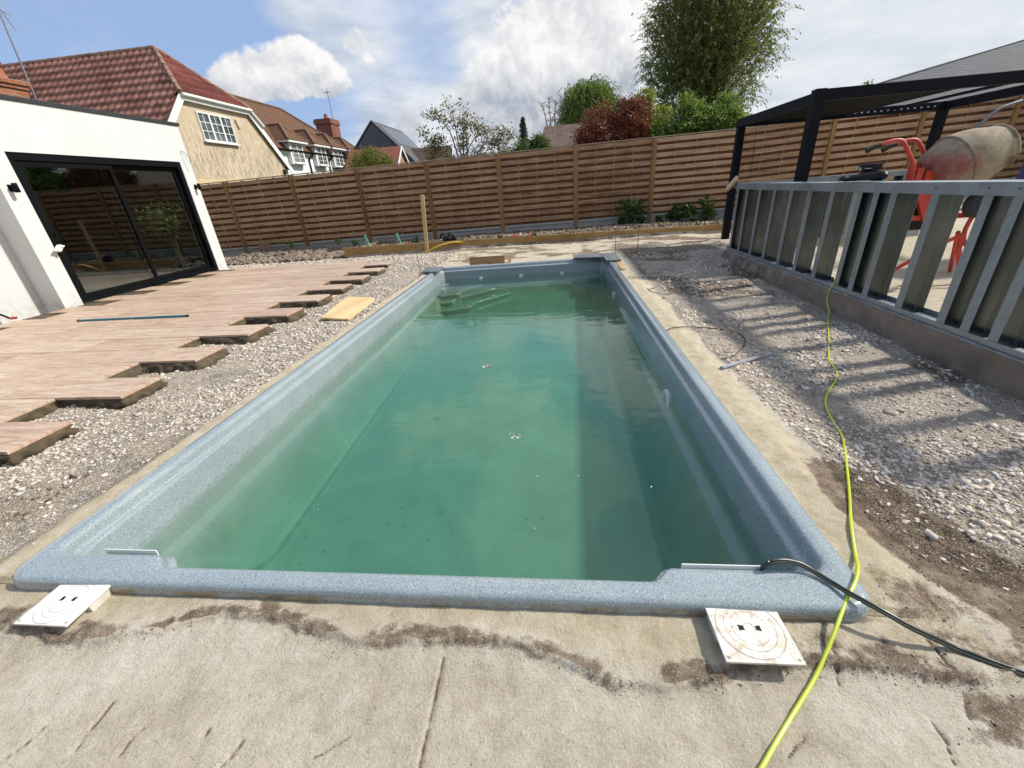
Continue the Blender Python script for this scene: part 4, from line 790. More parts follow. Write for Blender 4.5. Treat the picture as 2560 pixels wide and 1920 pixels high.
for k in range(7):
    a = k*.9; p1 = (.03*math.cos(a), .03*math.sin(a), .24); p2 = (.07*math.cos(a), .10*math.sin(a), .8); p3 = ((.15+.1*rr.random())*math.cos(a), .30*math.sin(a), 1.0+.4*rr.random()); mb.tube(smooth_path([p1, p2, p3], 5), [.012]*6+[.009]*3+[.005]*2, 6); tips.append(p3); tips.append(tuple((x+y)/2 for x, y in zip(p2, p3)))
mb.build('stem', BARK, ip, smooth=True)
pts = np.concatenate([np.array(t_)+np.random.default_rng(i).normal(0, .10, (60, 3)) for i, t_ in enumerate(tips)]); leaf_cloud('foliage', pts, .085, LG, ip, 3, .4)
# brick chimney of the extension, with clay pot and metal cowl
def brickmat(name, c1, c2, mort, sc=1.0, flat=False):
    m = Mat(name, .9, spec=.2); p = m.coord(kind='World'); s_ = m.sep(p); cb = m.N('ShaderNodeCombineXYZ'); m.L(m.op('ADD', s_[0], s_[1]), cb.inputs[0]); m.L(s_[2], cb.inputs[1])
    b = m.N('ShaderNodeTexBrick'); m.L(cb.outputs[0], b.inputs['Vector']); b.inputs['Scale'].default_value = 1/sc; b.inputs['Color1'].default_value = (*c1, 1); b.inputs['Color2'].default_value = (*c2, 1); b.inputs['Mortar'].default_value = (*mort, 1)
    b.inputs['Brick Width'].default_value = .225; b.inputs['Row Height'].default_value = .075; b.inputs['Mortar Size'].default_value = .008; b.inputs['Mortar Smooth'].default_value = .2
    m.color(m.mix(m.rng(m.noise(p, 7, 5), .35, .65, 0, .35), b.outputs['Color'], tuple(x*.5 for x in c1))); m.bump(b.outputs['Fac'], -.5, .006) if False else m.bump(m.op('SUBTRACT', 1.0, b.outputs['Fac']), .5, .008); return m.m
BRICK = brickmat('red_brick', (.30, .085, .045), (.21, .065, .045), (.26, .22, .19)); BRICKO = brickmat('orange_brick', (.36, .14, .07), (.27, .10, .055), (.30, .26, .21))
mb = MB(); mb.box((-10.1, 7.55, 2.835), (-9.52, 8.26, 3.40)); mb.box((-10.13, 7.52, 3.40), (-9.49, 8.29, 3.46)); mb.box((-10.16, 7.49, 3.46), (-9.46, 8.32, 3.53)); ch = under(ext, mb.build('chimney', BRICKO))
TERR = simple('terracotta', (.33, .115, .06), .8, var=.25, bump=.2); COWL = simple('red_cowl', (.16, .03, .03), .5, .2, .3)
mb = MB(); mb.lathe([(.15, 0), (.14, .06), (.12, .17), (.13, .19), (.10, .19)], 24, mat=Matrix.Translation((-9.7, 8.02, 3.53))); pt = mb.build('chimney_pot', TERR, smooth=True); under(ext, pt)
mb = MB(); mb.lathe([(.11, .19), (.17, .195), (.13, .40), (0, .41)], 5, mat=Matrix.Translation((-9.7, 8.02, 3.53))); under(ext, mb.build('cowl', COWL))
ALU = simple('aerial_metal', (.26, .27, .29), .45, .6, .2)
ar = empty('tv_aerial', (-9.5, 8.42, 2.83), 'slatted television aerial on a leaning pole by the brick chimney at top left', 'aerial')
mb = MB(); mb.tube([(-.10, -.02, 0), (0, 0, 1.95)], .014, 8); mb.build('pole', ALU, ar)
mb = MB(); mb.tube([(0, -.10, 2.0), (0, .02, 1.76), (0, .14, 1.72)], .008, 6); mb.tube([(0, -.03, 1.90), (0, .13, 1.50)], .006, 6)
for k in range(9): mb.tube([(-.02, -.18+.012*k, 1.92-.05*k), (.02, .20+.012*k, 1.92-.05*k-.0)], .0035, 5)
mb.build('elements', ALU, ar)
# ------------------------------------------------------------------ beige house with pantiled half hipped roof
def tilemat(name, lo, mid, hi, sc=1.0, lichen=.3):
    m = Mat(name, .85, spec=.25); p = m.coord(kind='World'); n = m.noise(p, 1.1*sc, 6, .7); t = m.attr('tt'); f = m.op('ADD', m.op('MULTIPLY', n, .78), m.op('MULTIPLY', t, .10))
    cc = m.ramp(f, [(.30, lo), (.52, mid), (.78, hi)]); cc = m.mix(m.rng(m.noise(p, 9, 5, .7), .58, .68, 0, lichen), cc, (.42, .38, .30)); m.color(cc); return m.m
def pantiles(name, O, U, V, width, length, inside, mat, pitch=.27, course=.40, amp=.05, lift=.055, parent=None, seed=1):
    """corrugated, stepped tile surface; O top corner, U along the ridge, V down the slope"""
    O, U, V = np.array(O, float), np.array(U, float), np.array(V, float); U /= np.linalg.norm(U); V /= np.linalg.norm(V); Nn = np.cross(U, V); Nn *= np.sign(Nn[2])
    nu = int(width/pitch)*6; nc = int(length/course)+1; us = np.linspace(0, width, nu+1)
    vs_, lf = [], []
    for k in range(nc):
        for fr_, h_ in ((0.0, 0.0), (.5, .5), (.98, 1.0)): vs_.append((k+fr_)*course); lf.append(h_)
    vs_ = np.array(vs_); lf = np.array(lf); Ug, Vg = np.meshgrid(us, vs_, indexing='ij'); Lg = np.broadcast_to(lf, Ug.shape)
    ph = 2*PI*Ug/pitch; hgt = amp*(.5+.5*np.sin(ph))**.7+lift*Lg
    P = O+U*Ug[..., None]+V*Vg[..., None]+Nn*hgt[..., None]
    # toothed lower edge
    a, b = Ug.shape; idx = np.arange(a*b).reshape(a, b); q = np.stack([idx[:-1, :-1], idx[1:, :-1], idx[1:, 1:], idx[:-1, 1:]], -1).reshape(-1, 4)
    cu = (Ug[:-1, :-1]+Ug[1:, 1:]).ravel()/2; cv = (Vg[:-1, :-1]+Vg[1:, 1:]).ravel()/2; q = q[inside(cu, cv)]
    r = np.random.default_rng(seed); T = r.random((int(width/pitch/1.0)+3, nc+2)); tt = T[(Ug/pitch).astype(int), np.clip((Vg/course+1e-6).astype(int), 0, nc)]
    return fast(name, P.reshape(-1, 3), 4, q.reshape(-1), mat, parent, attr={'tt': tt.ravel()})
bh = empty('beige_house', (-18, 18, 0), 'beige pebble dashed house with red pantiled half hipped roof beyond the fence', 'house')
m = Mat('pebbledash', .95, spec=.15); c = m.coord(kind='World'); s_ = m.sep(c); n = m.noise(c, 1.2, 6, .7, .5); st = m.noise(m.coord((1, 3, .9), 'World'), 3.0, 6, .75, .8)
cc = m.ramp(n, [(.3, (.52, .41, .285)), (.7, (.64, .53, .39))]); cc = m.mix(m.op('MULTIPLY', m.rng(st, .46, .62, 0, .9), m.rng(s_[2], 4.6, 2.9, .15, 1)), cc, (.22, .20, .17)); cc = m.mix(m.rng(m.noise(c, 26, 4, .8), .6, .75, 0, .35), cc, (.25, .20, .15)); m.color(cc); m.bump(m.noise(c, 30, 4), .7, .03); PEB = m.m
RD = 18.0; RZ = 6.78
mb = MB(); prof_ = [(14.35, -.2), (21.65, -.2), (21.65, 2.95), (19.72, 4.90), (16.28, 4.90), (14.35, 2.95)]
mb.prism(prof_, -24.5, -13.0, axis=0); under(bh, mb.build('wall', PEB))
mb = MB(); mb.box((-13.05, 14.4, 2.12), (-12.975, 21.6, 2.27)); mb.box((-13.02, 14.4, -.2), (-12.97, 21.6, 2.118)); under(bh, mb.build('plinth_band', simple('cream_render', (.58, .45, .27), .9)))
RED = tilemat('red_pantile', (.085, .022, .018), (.15, .042, .034), (.25, .10, .075), lichen=.12); REDS = tilemat('weathered_pantile', (.14, .058, .044), (.27, .13, .098), (.40, .25, .19), lichen=.5)
# main slope facing the garden, then the half hip and the rear slope
r2 = math.sqrt(2)
def in_main(u, v):                                                       # u from x=-24.6, v down the slope
    y = RD-v/r2; x = -24.6+u; hipx = -14.72+(RD-y)*(1.87/1.8)
    return (x < np.where(y > 16.2, hipx, -12.88)) & (y > 13.9)
rf = pantiles('roof', (-24.6, RD, RZ), (1, 0, 0), (0, -1, -1), 11.9, 5.8, in_main, REDS); under(bh, rf)
L_h = math.hypot(1.87, 1.83)
def in_hip(u, v): t = v/L_h; half = 1.83*t; return (np.abs(u-2.0) < half) & (v < L_h+.02)
hp_ = pantiles('half_hip', (-14.72, 16.0, RZ), (0, 1, 0), (1.87, 0, -1.83), 4.0, 2.75, in_hip, RED, seed=4); under(bh, hp_)
mb = MB(); mb.add([(-24.6, RD, RZ), (-14.72, RD, RZ), (-12.88, 19.8, 4.97), (-12.88, 22.0, 2.75), (-24.6, 22.0, 2.75)], [(0, 1, 2, 3, 4)]); mb.add([(-24.6, RD-.02, RZ-.02), (-14.72, RD-.02, RZ-.02), (-12.9, 16.2, 4.93), (-12.9, 13.9, 2.62), (-24.6, 13.9, 2.62)], [(0, 1, 2, 3, 4)]); mb.add([(-14.75, RD, RZ-.03), (-12.9, 16.2, 4.92), (-12.9, 19.8, 4.92)], [(0, 1, 2)]); under(bh, mb.build('rear_slope', REDS))
mb = MB()
def ridge_run(a, b, r=.085, n=None):
    a, b = Vector(a), Vector(b); L_ = (b-a).length; n = n or max(2, int(L_/.42))
    for k in range(n):
        p = a.lerp(b, k/n); q = a.lerp(b, (k+.97)/n); mb.tube([p, q], [r*.86, r*1.04], 8)
ridge_run((-24.6, RD, RZ+.03), (-14.7, RD, RZ+.03)); ridge_run((-14.7, RD, RZ+.03), (-12.82, 16.18, 4.99)); ridge_run((-14.7, RD, RZ+.03), (-12.82, 19.84, 4.99))
under(bh, mb.build('ridge_tiles', simple('ridge_clay', (.25, .145, .105), .9, var=.4, scale=3, bump=.3), smooth=True))
PVC = simple('white_upvc', (.76, .77, .76), .35, var=.04)
mb = MB(); mb.beam((-12.86, 16.22, 4.86), (-12.86, 19.78, 4.86), .03, .17); mb.box((-12.999, 16.25, 4.765), (-12.845, 19.75, 4.79)); 
mb.beam((-12.88, 16.24, 4.86), (-12.88, 13.9, 2.5), .035, .22); mb.beam((-12.88, 19.80, 4.84), (-12.88, 22.02, 2.6), .035, .22); mb.beam((-12.80, 19.72, 4.98), (-12.80, 20.45, 4.40), .10, .06)
under(bh, mb.build('bargeboard', PVC))
mb = MB(); mb.tube([(-12.78, 16.2, 4.925), (-12.78, 19.85, 4.925)], .058, 10); under(bh, mb.build('gutter', PVC, smooth=True))
def window(parent, X, y0, y1, z0, z1, casements, cols, rows, face='x', frame=.05, bar=.022, glassm=None, sill=True):
    """window in a wall facing +X (plane X) or -Y"""
    def B(mb, ya, za, yb, zb, o0, o1):
        if face == 'x': mb.box((X+o0, ya, za), (X+o1, yb, zb))
        else: mb.box((ya, X-o1, za), (yb, X-o0, zb))
    fr_ = MB(); B(fr_, y0, z0, y1, z0+frame, .0, .05); B(fr_, y0, z1-frame, y1, z1, .0, .05)
    w = (y1-y0)/casements
    for k in range(casements+1):
        yc = y0+w*k; B(fr_, max(y0, yc-frame*.8), z0+frame, min(y1, yc+frame*.8), z1-frame, .0, .052)
    for k in range(casements):
        a, b = y0+w*k+frame*.8, y0+w*(k+1)-frame*.8
        for i in range(1, cols): yc = a+(b-a)*i/cols; B(fr_, yc-bar/2, z0+frame, yc+bar/2, z1-frame, .012, .034)
        for j in range(1, rows): zc = z0+frame+(z1-z0-2*frame)*j/rows; B(fr_, a, zc-bar/2, b, zc+bar/2, .0125, .0335)
    f = fr_.build('window', PVC); under(parent, f)
    g = MB(); B(g, y0+.01, z0+.01, y1-.01, z1-.01, .004, .010); g = g.build('pane', glassm or WGL); g.parent = f; g.matrix_parent_inverse = f.matrix_parent_inverse.inverted() if False else Matrix()
    if sill:
        s = MB(); B(s, y0-.06, z0-.05, y1+.06, z0-.002, .0, .12); s = s.build('sill', PVC); s.parent = f
    return f
m = Mat('window_glass', .04, (.035, .045, .05), spec=.8); c = m.coord(kind='World'); m.color(m.ramp(m.noise(c, 1.3, 2), [(.4, (.015, .018, .02)), (.6, (.11, .13, .14))])); WGL = m.m
window(bh, -13.0, 16.80, 18.57, 3.58, 4.53, 3, 2, 3)
mb = MB(); mb.prism([(18.86, 4.50), (19.12, 4.50), (19.08, 4.36), (18.99, 4.16), (18.90, 4.36)], -13.0, -12.93, axis=0); under(bh, mb.build('alarm_box', simple('alarm_plastic', (.55, .48, .36), .5)))
mb = MB(); mb.box((-13, 21.32, 2.55), (-12.85, 21.52, 2.74)); under(bh, mb.build('vent_box', ANTH))
# ------------------------------------------------------------------ brown roofed house with four dormers
def slatemat(name, c1, c2, mort, rowh=.12, bw=.18, mixc=None):
    m = Mat(name, .85, spec=.25); p = m.coord(kind='World'); s_ = m.sep(p); cb = m.N('ShaderNodeCombineXYZ'); m.L(m.op('ADD', s_[0], s_[1]), cb.inputs[0]); m.L(s_[2], cb.inputs[1]); b = m.N('ShaderNodeTexBrick'); m.L(cb.outputs[0], b.inputs['Vector']); b.inputs['Scale'].default_value = 1
    for k, v in (('Brick Width', bw), ('Row Height', rowh), ('Mortar Size', rowh*.13)): b.inputs[k].default_value = v
    b.inputs['Color1'].default_value = (*c1, 1); b.inputs['Color2'].default_value = (*c2, 1); b.inputs['Mortar'].default_value = (*mort, 1)
    m.color(m.mix(m.rng(m.noise(p, 1.4, 6, .7), .35, .7, 0, .6), b.outputs['Color'], mixc or tuple((x+y)*.45 for x, y in zip(c1, c2)))); m.bump(m.op('SUBTRACT', 1.0, b.outputs['Fac']), .6, .02); return m.m
BROOF = slatemat('brown_tile', (.185, .095, .052), (.12, .06, .036), (.05, .027, .018), .075, .17)
WPAINT = simple('white_painted_wall', (.74, .75, .77), .85, var=.06)
br = empty('brown_roofed_house', (-20, 32, 0), 'white walled house with long brown tiled roof and a row of hipped dormers', 'house')
mb = MB(); mb.box((-23.5, 24, -.2), (-17.0, 40.2, 4.35)); under(br, mb.build('wall', WPAINT))
mb = MB(); ez = 4.33; A = (-16.75, 23.5, ez); Bp = (-16.75, 40.6, ez); Cp = (-20, 34.6, 7.6); D_ = (-20, 23.5, 7.6); Ep = (-23.3, 40.6, ez); Fp = (-23.3, 23.5, ez)
mb.add([A, Bp, Cp, D_, Ep, Fp], [(0, 1, 2, 3), (1, 4, 2), (4, 5, 3, 2), (5, 0, 3), (0, 5, 4, 1)]); rfo = mb.build('roof', BROOF); under(br, rfo)
mb = MB(); ridge_run((-20, 23.5, 7.62), (-20, 34.6, 7.62), .09); ridge_run((-20, 34.6, 7.62), (-16.75, 40.6, 4.36), .09); under(br, mb.build('ridge_tiles', simple('brown_ridge', (.13, .075, .045), .9)))
mb = MB(); mb.box((-16.99, 24, 4.16), (-16.80, 40.3, 4.325)); under(br, mb.build('fascia', PVC))
mb = MB(); mb.tube([(-16.70, 24, 4.33), (-16.70, 40.5, 4.33)], .06, 8); 
for y in (31.45, 34.25): mb.tube(smooth_path([(-16.70, y, 4.3), (-16.72, y, 4.15), (-16.9, y-.15, 3.95), (-16.93, y-.15, 3.2), (-16.93, y-.15, 0)], 5), .05, 8)
under(br, mb.build('downpipe', BLK, smooth=True))
for yc in (29.65, 32.78, 35.4, 38.1):
    mb = MB(); mb.box((-19, yc-.80, 4.0), (-16.72, yc+.80, 4.80)); mb.box((-16.995, yc-.80, 3.55), (-16.72, yc+.80, 3.999)); d = mb.build('dormer', WPAINT); under(br, d)
    mb = MB(); e = 4.90; y0, y1 = yc-1.18, yc+1.18; xa = -16.42
    mb.add([(xa, y0, e), (xa, y1, e), (-19.4, y1, e), (-19.4, y0, e), (-17.45, yc, e+1.0), (-19.4, yc, e+1.0)], [(0, 1, 4), (1, 2, 5, 4), (3, 0, 4, 5), (0, 3, 2, 1)]); q_ = mb.build('dormer_roof', BROOF); q_.parent = d
    mb = MB(); ridge_run((-17.45, yc, e+1.02), (-18.6, yc, e+1.02), .07); ridge_run((xa, y0, e+.02), (-17.45, yc, e+1.02), .06); ridge_run((xa, y1, e+.02), (-17.45, yc, e+1.02), .06); q_ = mb.build('hip_tiles', simple('dormer_ridge', (.20, .13, .08), .9)); q_.parent = d
    mb = MB(); mb.box((-18.5, yc-1.14, 4.77), (-16.46, yc+1.14, 4.895)); q_ = mb.build('fascia', PVC); q_.parent = d
    w_ = window(br, -16.72, yc-.62, yc+.62, 3.62, 4.72, 2, 3 if yc < 31 else 2, 4, glassm=WGL)
chx = ONP(500+1640/5.53, 220+700/5.53, 1, 38.6); chx2 = ONP(500+1830/5.53, 220+600/5.53, 1, 38.6); zt_ = ONP(500+1820/5.53, 220+410/5.53, 1, 38.6)[2]
mb = MB(); mb.box((chx[0], 38.6, 4.2), (chx2[0], 40.1, zt_-.38)); mb.box((chx[0]-.08, 38.5, zt_-.38), (chx2[0]+.08, 40.2, zt_-.10)); mb.box((chx[0]-.03, 38.55, zt_-.10), (chx2[0]+.03, 40.15, zt_)); under(br, mb.build('chimney', BRICK))
mb = MB(); mb.lathe([(.17, 0), (.15, .36), (.17, .38), (.12, .38)], 16, mat=Matrix.Translation(((chx[0]+chx2[0])/2+.05, 39.3, zt_))); under(br, mb.build('chimney_pot', TERR, smooth=True))
al_ = empty('tv_aerial', (chx2[0]+.1, 39.0, 5.2), 'small television aerial strapped to the far brick chimney', 'aerial')
mb = MB(); H_ = zt_-5.2+1.9; mb.tube([(0, 0, 0), (0, 0, H_)], .03, 6); mb.build('pole', ALU, al_)
mb = MB(); mb.tube([(-.25, 0, H_-.1), (.25, -.2, H_-.1)], .02, 5); 
for k in range(5): mb.tube([(-.25+.12*k, -.35, H_-.1), (-.25+.12*k, .25, H_-.1)], .012, 4)
mb.tube([(-.0, 0, H_-.45), (0, 0, H_+.25)], .02, 5); mb.build('elements', ALU, al_)
# ------------------------------------------------------------------ navy weatherboarded gable, red roofed garage, dark roof
nh = empty('navy_house', (-13.4, 38, 0), 'dark blue weatherboarded gable with a solar panel on its grey slate roof', 'house')
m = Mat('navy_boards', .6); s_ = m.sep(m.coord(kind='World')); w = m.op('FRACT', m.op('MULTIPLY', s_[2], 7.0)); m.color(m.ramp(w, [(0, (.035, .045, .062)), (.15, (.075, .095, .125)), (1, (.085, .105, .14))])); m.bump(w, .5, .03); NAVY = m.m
GSL = slatemat('grey_slate', (.10, .105, .115), (.13, .135, .145), (.05, .05, .055), .13, .25)
az_ = 6.33; ax_ = -13.39
mb = MB(); mb.prism([(ax_-3.2, 3.1), (ax_-3.2, 0), (ax_+3.2, 0), (ax_+3.2, 3.1), (ax_, az_-.06)], 35.0, 41.5, axis=1); under(nh, mb.build('wall', NAVY))
mb = MB()
for s in (-1, 1): mb.add([(ax_, 34.9, az_), (ax_+s*3.35, 34.9, az_-3.35), (ax_+s*3.35, 41.7, az_-3.35), (ax_, 41.7, az_), (ax_, 34.9, az_+.10), (ax_+s*3.45, 34.9, az_-3.33), (ax_+s*3.45, 41.7, az_-3.33), (ax_, 41.7, az_+.10)], [(0, 1, 2, 3), (4, 7, 6, 5), (0, 4, 5, 1), (1, 5, 6, 2), (2, 6, 7, 3)])
under(nh, mb.build('roof', GSL)); mb = MB(); mb.add([(ax_+.35, 35.6, az_-.20), (ax_+1.65, 35.6, az_-1.50), (ax_+1.65, 41.2, az_-1.50), (ax_+.35, 41.2, az_-.20)], [(0, 1, 2, 3)]); sp_ = mb.build('solar_panel', simple('solar_glass', (.02, .022, .03), .15)); sm = sp_.modifiers.new('s', 'SOLIDIFY'); sm.thickness = .05; under(nh, sp_)
RROOF = slatemat('red_tile', (.33, .12, .085), (.26, .095, .07), (.12, .05, .04), .10, .2)
gh = empty('red_roofed_garage', (-12.2, 33.3, 0), 'small red tiled roof with white bargeboards in front of the navy gable', 'garage')
mb = MB(); mb.prism([(32.1, 0), (34.5, 0), (34.5, 3.3), (33.3, 4.38), (32.1, 3.3)], -14.5, -11.0, axis=0); under(gh, mb.build('wall', brickmat('garage_brick', (.35, .2, .13), (.3, .16, .1), (.4, .36, .3))))
mb = MB(); mb.add([(-14.8, 33.3, 4.46), (-10.85, 33.3, 4.46), (-10.85, 31.75, 3.06), (-14.8, 31.75, 3.06), (-14.8, 34.85, 3.06), (-10.85, 34.85, 3.06)], [(0, 1, 2, 3), (1, 0, 4, 5)]); q_ = mb.build('roof', RROOF); q_.modifiers.new('s', 'SOLIDIFY').thickness = .07; under(gh, q_)
mb = MB(); mb.beam((-10.83, 33.3, 4.40), (-10.83, 31.75, 3.0), .04, .16); mb.beam((-10.83, 33.3, 4.40), (-10.83, 34.85, 3.0), .04, .16); under(gh, mb.build('bargeboard', PVC))
dh = empty('dark_tiled_house', (-10.4, 37, 0), 'low dark tiled roof just right of the red garage roof', 'house')
DROOF = slatemat('dark_tile', (.15, .105, .08), (.11, .08, .06), (.05, .035, .03), .10, .2)
mb = MB(); mb.add([(-12.2, 37.6, 4.62), (-8.2, 37.6, 4.62), (-8.0, 35.9, 3.1), (-12.2, 35.9, 3.1), (-12.2, 39.2, 3.1), (-8.0, 39.2, 3.1)], [(0, 1, 2, 3), (1, 0, 4, 5)]); q_ = mb.build('roof', DROOF); q_.modifiers.new('s', 'SOLIDIFY').thickness = .08; under(dh, q_)
mb = MB(); mb.box((-12.1, 36.1, 0), (-8.2, 39, 3.1)); under(dh, mb.build('wall', WPAINT)); mb = MB(); mb.beam((-8.0, 37.6, 4.5), (-7.9, 35.9, 3.0), .05, .18); under(dh, mb.build('bargeboard', PVC))
# mossy shed roof beyond the fence
a = ONP(1280+280/3.456, 130+645/3.456, 1, 21); b = ONP(1280+560/3.456, 130+630/3.456, 1, 21)
sh_ = empty('mossy_roofed_shed', (1.2, 21, 0), 'old brown clay tiled shed roof with moss between the small trees', 'shed')
MROOF = slatemat('mossy_tile', (.20, .12, .09), (.13, .085, .07), (.06, .045, .04), .085, .20, (.25, .2, .16))
mb = MB(); zr = a[2]; mb.add([(a[0], 21, zr), (4.5, 21, zr), (4.8, 19.3, zr-1.3), (a[0]-.35, 19.3, zr-1.3), (a[0]-.35, 22.7, zr-1.3), (4.8, 22.7, zr-1.3)], [(0, 1, 2, 3), (1, 0, 4, 5)]); q_ = mb.build('roof', MROOF); q_.modifiers.new('s', 'SOLIDIFY').thickness = .06; under(sh_, q_)
mb = MB(); mb.box((a[0]+.1, 19.5, 0), (4.5, 22.5, zr-1.3)); under(sh_, mb.build('wall', brickmat('shed_brick', (.3, .13, .08), (.25, .1, .07), (.35, .3, .26))))
# large grey slate roof at the far right
def on_slope(px, py, y0, z0, k):                                        # sight line meets plane z = z0+(y-y0)*k
    d = ray(px, py); t = (z0-y0*k-CH)/(d[2]-k*d[1]); return (d[0]*t, d[1]*t, CH+d[2]*t)
s5 = 1/2.9105
Pa = on_slope(1800+250*s5, 80+665*s5, 17.2, 2.35, .60); Pb = on_slope(1800+1330*s5, 80+330*s5, 17.2, 2.35, .60); Pc = on_slope(1800+2212*s5, 80+70*s5, 17.2, 2.35, .60)
dv = Vector(Pc)-Vector(Pb); Pe = Vector(Pc)+dv*.45; zz0 = 2.30; Pl = (Pa[0]-.6, 17.1, zz0)
gr = empty('grey_roofed_house', (17, 20, 0), 'house with a big grey slate roof rising above the pergola at far right', 'house')
mb = MB(); mb.add([Pl, Pa, Pb, Pc, tuple(Pe), (Pe.x+9, Pe.y, Pe.z), (Pe.x+9, 17.1, zz0)], [(0, 1, 2, 3, 4, 5, 6)]); q_ = mb.build('roof', slatemat('slate_roof', (.125, .125, .13), (.16, .16, .165), (.07, .07, .075), .10, .22)); q_.modifiers.new('s', 'SOLIDIFY').thickness = .08; under(gr, q_)
mb = MB(); mb.beam(Vector(Pa)+Vector((0, 0, .05)), Vector(Pe)+Vector((0, 0, .05)), .16, .07); under(gr, mb.build('hip_capping', ANTH))
mb = MB(); mb.box((Pl[0]+.8, 17.6, 0), (Pe.x+8, 20, 2.45)); under(gr, mb.build('wall', brickmat('pale_brick', (.34, .22, .16), (.3, .18, .13), (.4, .36, .3))))
# ------------------------------------------------------------------ pergola
pg = empty('pergola', (5.0, 7.8, -.05), 'black louvred aluminium pergola at the right in front of the fence', 'pergola')
PB = simple('pergola_black', (.009, .010, .013), .55, var=.2, spec=.1)
for (x, y) in ((3.40, 9.13), (3.26, 6.45), (6.72, 9.15), (6.74, 6.40)):
    mb = MB(); mb.box((x-.06, y-.06, -.09), (x+.06, y+.06, 2.032)); under(pg, mb.build('post', PB, bevel=.004))
for (x0, y0, x1, y1) in ((3.32, 6.51, 3.37, 9.07), (6.69, 6.46, 6.76, 9.09)):
    mb = MB(); mb.box((x0, y0, 1.905), (x1, y1, 2.028)); under(pg, mb.build('beam', PB, bevel=.003))
for (x0, y0, x1, y1) in ((3.32, 6.42, 6.68, 6.48), (3.46, 9.10, 6.66, 9.16)):
    mb = MB(); mb.box((x0, y0, 1.905), (x1, y1, 2.028)); under(pg, mb.build('beam', PB, bevel=.003))
lou = MB()
for k in range(25):
    x = 3.41+k*.068
    lou.beam((x, 6.50, 1.975), (x, 9.08, 1.975), .062, .010, up=(.75, 0, 1))
under(pg, lou.build('louvres', PB))
mb = MB(); 
for k in range(14): x = 5.15+k*.105; mb.box((x, 9.088, 1.955), (x+.03, 9.0985, 1.975))
under(pg, mb.build('louvre_pins', simple('pin_steel', (.45, .47, .5), .4, .5)))
mb = MB(); mb.beam((5.10, 6.49, 1.97), (5.10, 9.09, 1.97), .06, .05); mb.beam((5.9, 6.49, 1.985), (5.9, 9.09, 1.985), .04, .035); under(pg, mb.build('rail', PB))
a, b = ONP(1800+270*s5, 80+670*s5, 1, 9.3), ONP(1800+210*s5, 80+1085*s5, 1, 9.3)
mb = MB(); mb.tube([a, tuple((p+q)/2+.01 for p, q in zip(a, b)), b], .004, 5); under(pg, mb.build('pull_cord', PB))
# ------------------------------------------------------------------ galvanised steel stud walls on a concrete plinth
m = Mat('galvanised_steel', .3, (.5, .52, .53), .6); c = m.coord(); v_ = m.vor(c, 28, 'F1', 'Color'); sc_ = m.N('ShaderNodeSeparateColor'); m.L(v_, sc_.inputs[0]); n = m.noise(m.coord(kind='World'), 3, 5)
cc = m.ramp(m.op('ADD', m.op('MULTIPLY', sc_.outputs[0], .35), m.op('MULTIPLY', n, .6)), [(.2, (.27, .31, .335)), (.55, (.315, .36, .385)), (.85, (.37, .42, .445))]); m.color(cc); m.rough(m.rng(n, .3, .7, .32, .5)); GALV = m.m
m = Mat('bright_steel_web', .24, (.4, .38, .34), .95); n = m.noise(m.coord(kind='World'), 2.2, 5); m.color(m.ramp(n, [(.3, (.055, .066, .072)), (.7, (.12, .134, .14))])); m.rough(m.rng(m.noise(m.coord((1, 1, .3), 'World'), 5, 4), .35, .65, .16, .34)); m.bump(m.noise(m.coord((1, 1, .4), 'World'), 6, 2), .12, .01); GWEB = m.m
def stud(parent, x, y, z0, z1, rz=0.0, dx=.165, f=.066):
    """C stud, web on the far side, open towards the viewer"""
    t = .0022; h = z1-z0; mb = MB()
    mb.box((t+.0001, -f, 0), (dx-t-.0001, -f+t, h), 1); mb.box((0, -f, 0), (t, 0, h)); mb.box((dx-t, -f, 0), (dx, 0, h)); mb.box((t+.0001, -t, 0), (.016, 0, h)); mb.box((dx-.016, -t, 0), (dx-t-.0001, 0, h))
    for q in (.60, .70, .86): mb.prism([(dx*q-.004, -f+.0001), (dx*q, -f-.004), (dx*q+.004, -f+.0001)], 0, h, 1)
    o = mb.build('stud', [GALV, GWEB], parent); o.location = (x, y, z0); o.rotation_euler = (0, 0, rz); return o
sw = empty('steel_stud_wall', (2.70, 0, .095), 'galvanised steel stud wall standing on a concrete plinth right of the pool', 'stud wall')
for y in (7.04, 6.72, 6.32, 5.92, 5.52, 5.13, 4.74, 4.34, 4.13, 3.93, 3.53, 3.13, 2.94, 2.74, 2.36, 2.02):
    stud(sw, 0, y, .002, .862)
mb = MB(); mb.box((-.012, 1.9, .858), (-.0095, 7.06, .935)); mb.box((-.0095, 1.9, .9325), (.178, 7.06, .935)); mb.box((.178, 1.9, .858), (.1805, 7.06, .935)); mb.build('top_track', GALV, sw)
mb = MB(); mb.box((-.004, 1.9, -.0), (-.0015, 7.06, .035)); mb.box((-.004, 1.9, -.0025), (.172, 7.06, -.0001)); mb.box((.170, 1.9, 0), (.1725, 7.06, .035)); mb.build('bottom_track', GALV, sw)
mb = MB()
for y in (6.69, 5.1, 4.31, 4.10, 3.90, 3.50, 3.10, 2.91): mb.lathe([(0, .004), (.005, .003), (.006, 0)], 8, mat=Matrix.Translation((-.012, y, .90)) @ Matrix.Rotation(-PI/2, 4, 'Y'))
mb.build('screw', simple('screw_dark', (.08, .08, .08), .5, .5), sw)
ew = empty('steel_stud_wall', (2.90, 7.10, .095), 'shorter galvanised stud wall returning to the right at the far end', 'stud wall', rz=math.radians(15.2))
